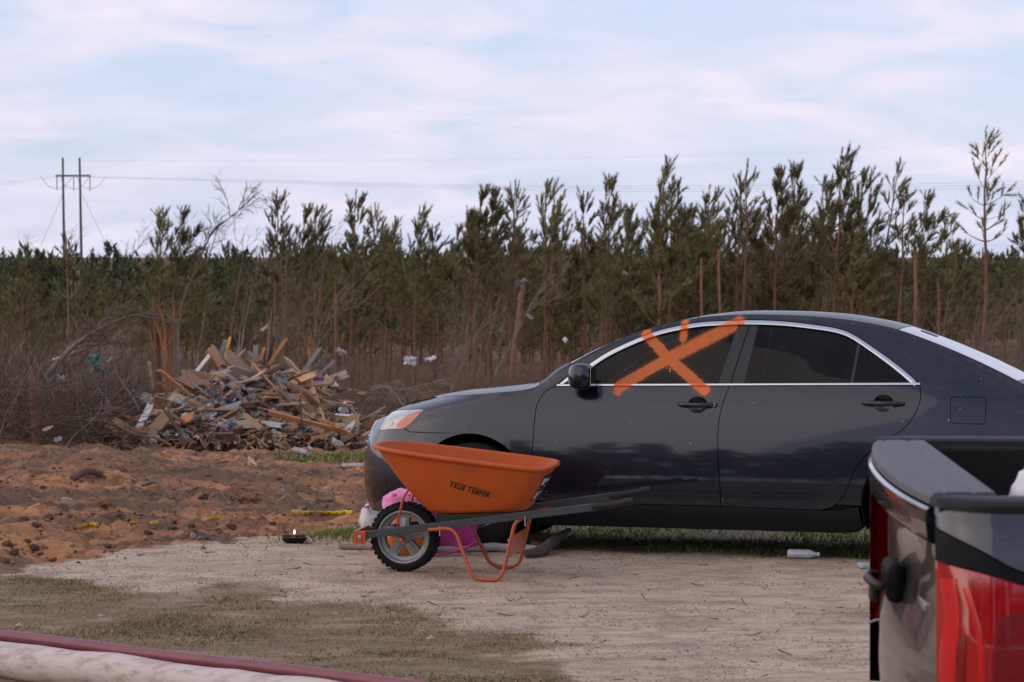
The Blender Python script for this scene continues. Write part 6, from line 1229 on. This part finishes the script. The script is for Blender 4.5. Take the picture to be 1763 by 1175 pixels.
DRYG = material('dry_grass_blades', (.50, .37, .215), .9, col2=(.24, .19, .09), nscale=2.5, ndetail=6, lo=.4, hi=.6); GRNG = material('green_grass_blades', (.16, .28, .045), .8, col2=(.24, .25, .08), nscale=2.5)
patch = lambda x, y: sstep(.42, .62, fbm(x * 2.2, y * 3.2, 4, 61))
blades('dry_grass', 'short matted dry grass in the foreground', 420000, keep(lambda x, y: grass_mask(x, y) * (.10 + .90 * patch(x, y)), -3.6, 1.6, 8.4, 14), DRYG, (.012, .045), .004, 1, 1.06)
blades('green_grass', 'thin green shoots in the dry grass', 45000, keep(lambda x, y: grass_mask(x, y) * patch(x + 5, y) * .5, -3.6, 1.6, 8.4, 13.6), material('olive_shoots', (.115, .125, .045), .85, col2=(.17, .14, .06), nscale=2), (.012, .03), .004, 2, 1.0)
blades('green_grass', 'green grass tuft beside the wheelbarrow nose', 16000, keep(lambda x, y: np.clip(np.exp(-((x + .95) / .34) ** 2 - ((y - 15.25) / .40) ** 2) * 1.3, 0, 1), -1.8, -.1, 14.2, 16.6), GRNG, (.03, .10), .008, 3, .8)
blades('green_grass', 'patchy green grass under the sedan', 36000, keep(lambda x, y: (sstep(13.95, 14.3, y + .23 * (x - 1)) * (.25 + .75 * patch(x + 2, y))), -.4, 4.2, 13.2, 17.4), GRNG, (.02, .075), .008, 4, .8)
blades('dry_grass', 'sparse dry tufts along the car shadow', 9000, keep(lambda x, y: np.exp(-((y + .23 * (x - 1) - 13.9) / .25) ** 2) * patch(x, y + 3), -1.6, 3.2, 12.9, 14.8), DRYG, (.02, .06), .006, 5, .9)
blades('green_grass', 'green grass strip on the slope by the sedan nose', 14000, keep(lambda x, y: np.clip(np.exp(-((x + 2.4) / .8) ** 2 - ((y - 31.3) / 1.6) ** 2) * 1.3, 0, 1), -5, 0, 28, 35), GRNG, (.05, .14), .02, 6, .8)
blades('dry_grass', 'straw and weeds in the churned dirt', 26000, keep(lambda x, y: dirt_mask(x, y) * patch(x * .5, y * .5) * .7, -8, 1, 14.5, 33), material('straw_weeds', (.22, .15, .09), .9, col2=(.12, .11, .05), nscale=1), (.02, .10), .008, 7, 1.3)
def pebbles(name, label, n, fx, mat, s=(.004, .014), seed=1):
    rg = np.random.default_rng(seed); X_, Y_ = fx(rg, n); n = len(X_); Z_ = H(X_, Y_); s_ = rg.uniform(s[0], s[1], n) * rg.uniform(.6, 1, n); tb = TB(); oc = np.array([[1, 0, 0], [0, 1, 0], [-1, 0, 0], [0, -1, 0], [0, 0, .75], [0, 0, -.6]]); fc = np.array([[0, 1, 4], [1, 2, 4], [2, 3, 4], [3, 0, 4]]); V = oc[None] * (s_[:, None, None] * rg.uniform(.6, 1.3, (n, 6, 1))); a = rg.uniform(0, 6.28, n); c, q = np.cos(a)[:, None], np.sin(a)[:, None]; V = np.stack([V[..., 0] * c - V[..., 1] * q, V[..., 0] * q + V[..., 1] * c, V[..., 2]], -1) + np.stack([X_, Y_, Z_], -1)[:, None]
    tb.V = [V.reshape(-1, 3)]; tb.F = [(fc[None] + np.arange(n)[:, None, None] * 6).reshape(-1, 3)]; tag(link(name, tb.me(name, mat)), label, 'gravel', kind='stuff')
sandf = keep(lambda x, y: (1 - .8 * grass_mask(x, y)) * (1 - dirt_mask(x, y)) * (.15 + .85 * patch(x + 7, y)), -3.5, 3.6, 8.4, 15)
pebbles('gravel', 'pale grit scattered on the sand drive', 34000, sandf, material('tan_grit', (.42, .30, .22), .9, col2=(.26, .18, .14), nscale=9, lo=.4, hi=.6), (.003, .010), 1); pebbles('gravel', 'dark grit and chips on the sand drive', 12000, sandf, material('dark_grit', (.24, .18, .14), .9, col2=(.14, .105, .085), nscale=9), (.003, .011), 2)
pebbles('gravel', 'loose crumbs of soil over the churned dirt', 42000, keep(lambda x, y: dirt_mask(x, y) * (.15 + .85 * patch(x, y)), -8, 1, 12.5, 34), CLOD['brown'], (.006, .030), 3)
pebbles('gravel', 'loose crumbs of red clay over the churned dirt', 20000, keep(lambda x, y: dirt_mask(x, y) * (.15 + .85 * patch(x + 4, y)), -8, 1, 12.5, 34), CLOD['red'], (.006, .032), 4)
pebbles('gravel', 'larger tan stones on the sand drive', 900, sandf, CLOD['grey'], (.010, .028), 8)
def f_tw(rg): 
    x, y = rg.uniform(-3, 3), rg.uniform(9, 14.5); return x, y, Hs(x, y) + .004
tangle('twig_litter', 'small twigs scattered over the sand and dry grass', 160, f_tw, TWIGB, (.0010, .0020), (.02, .08), .05, 9)
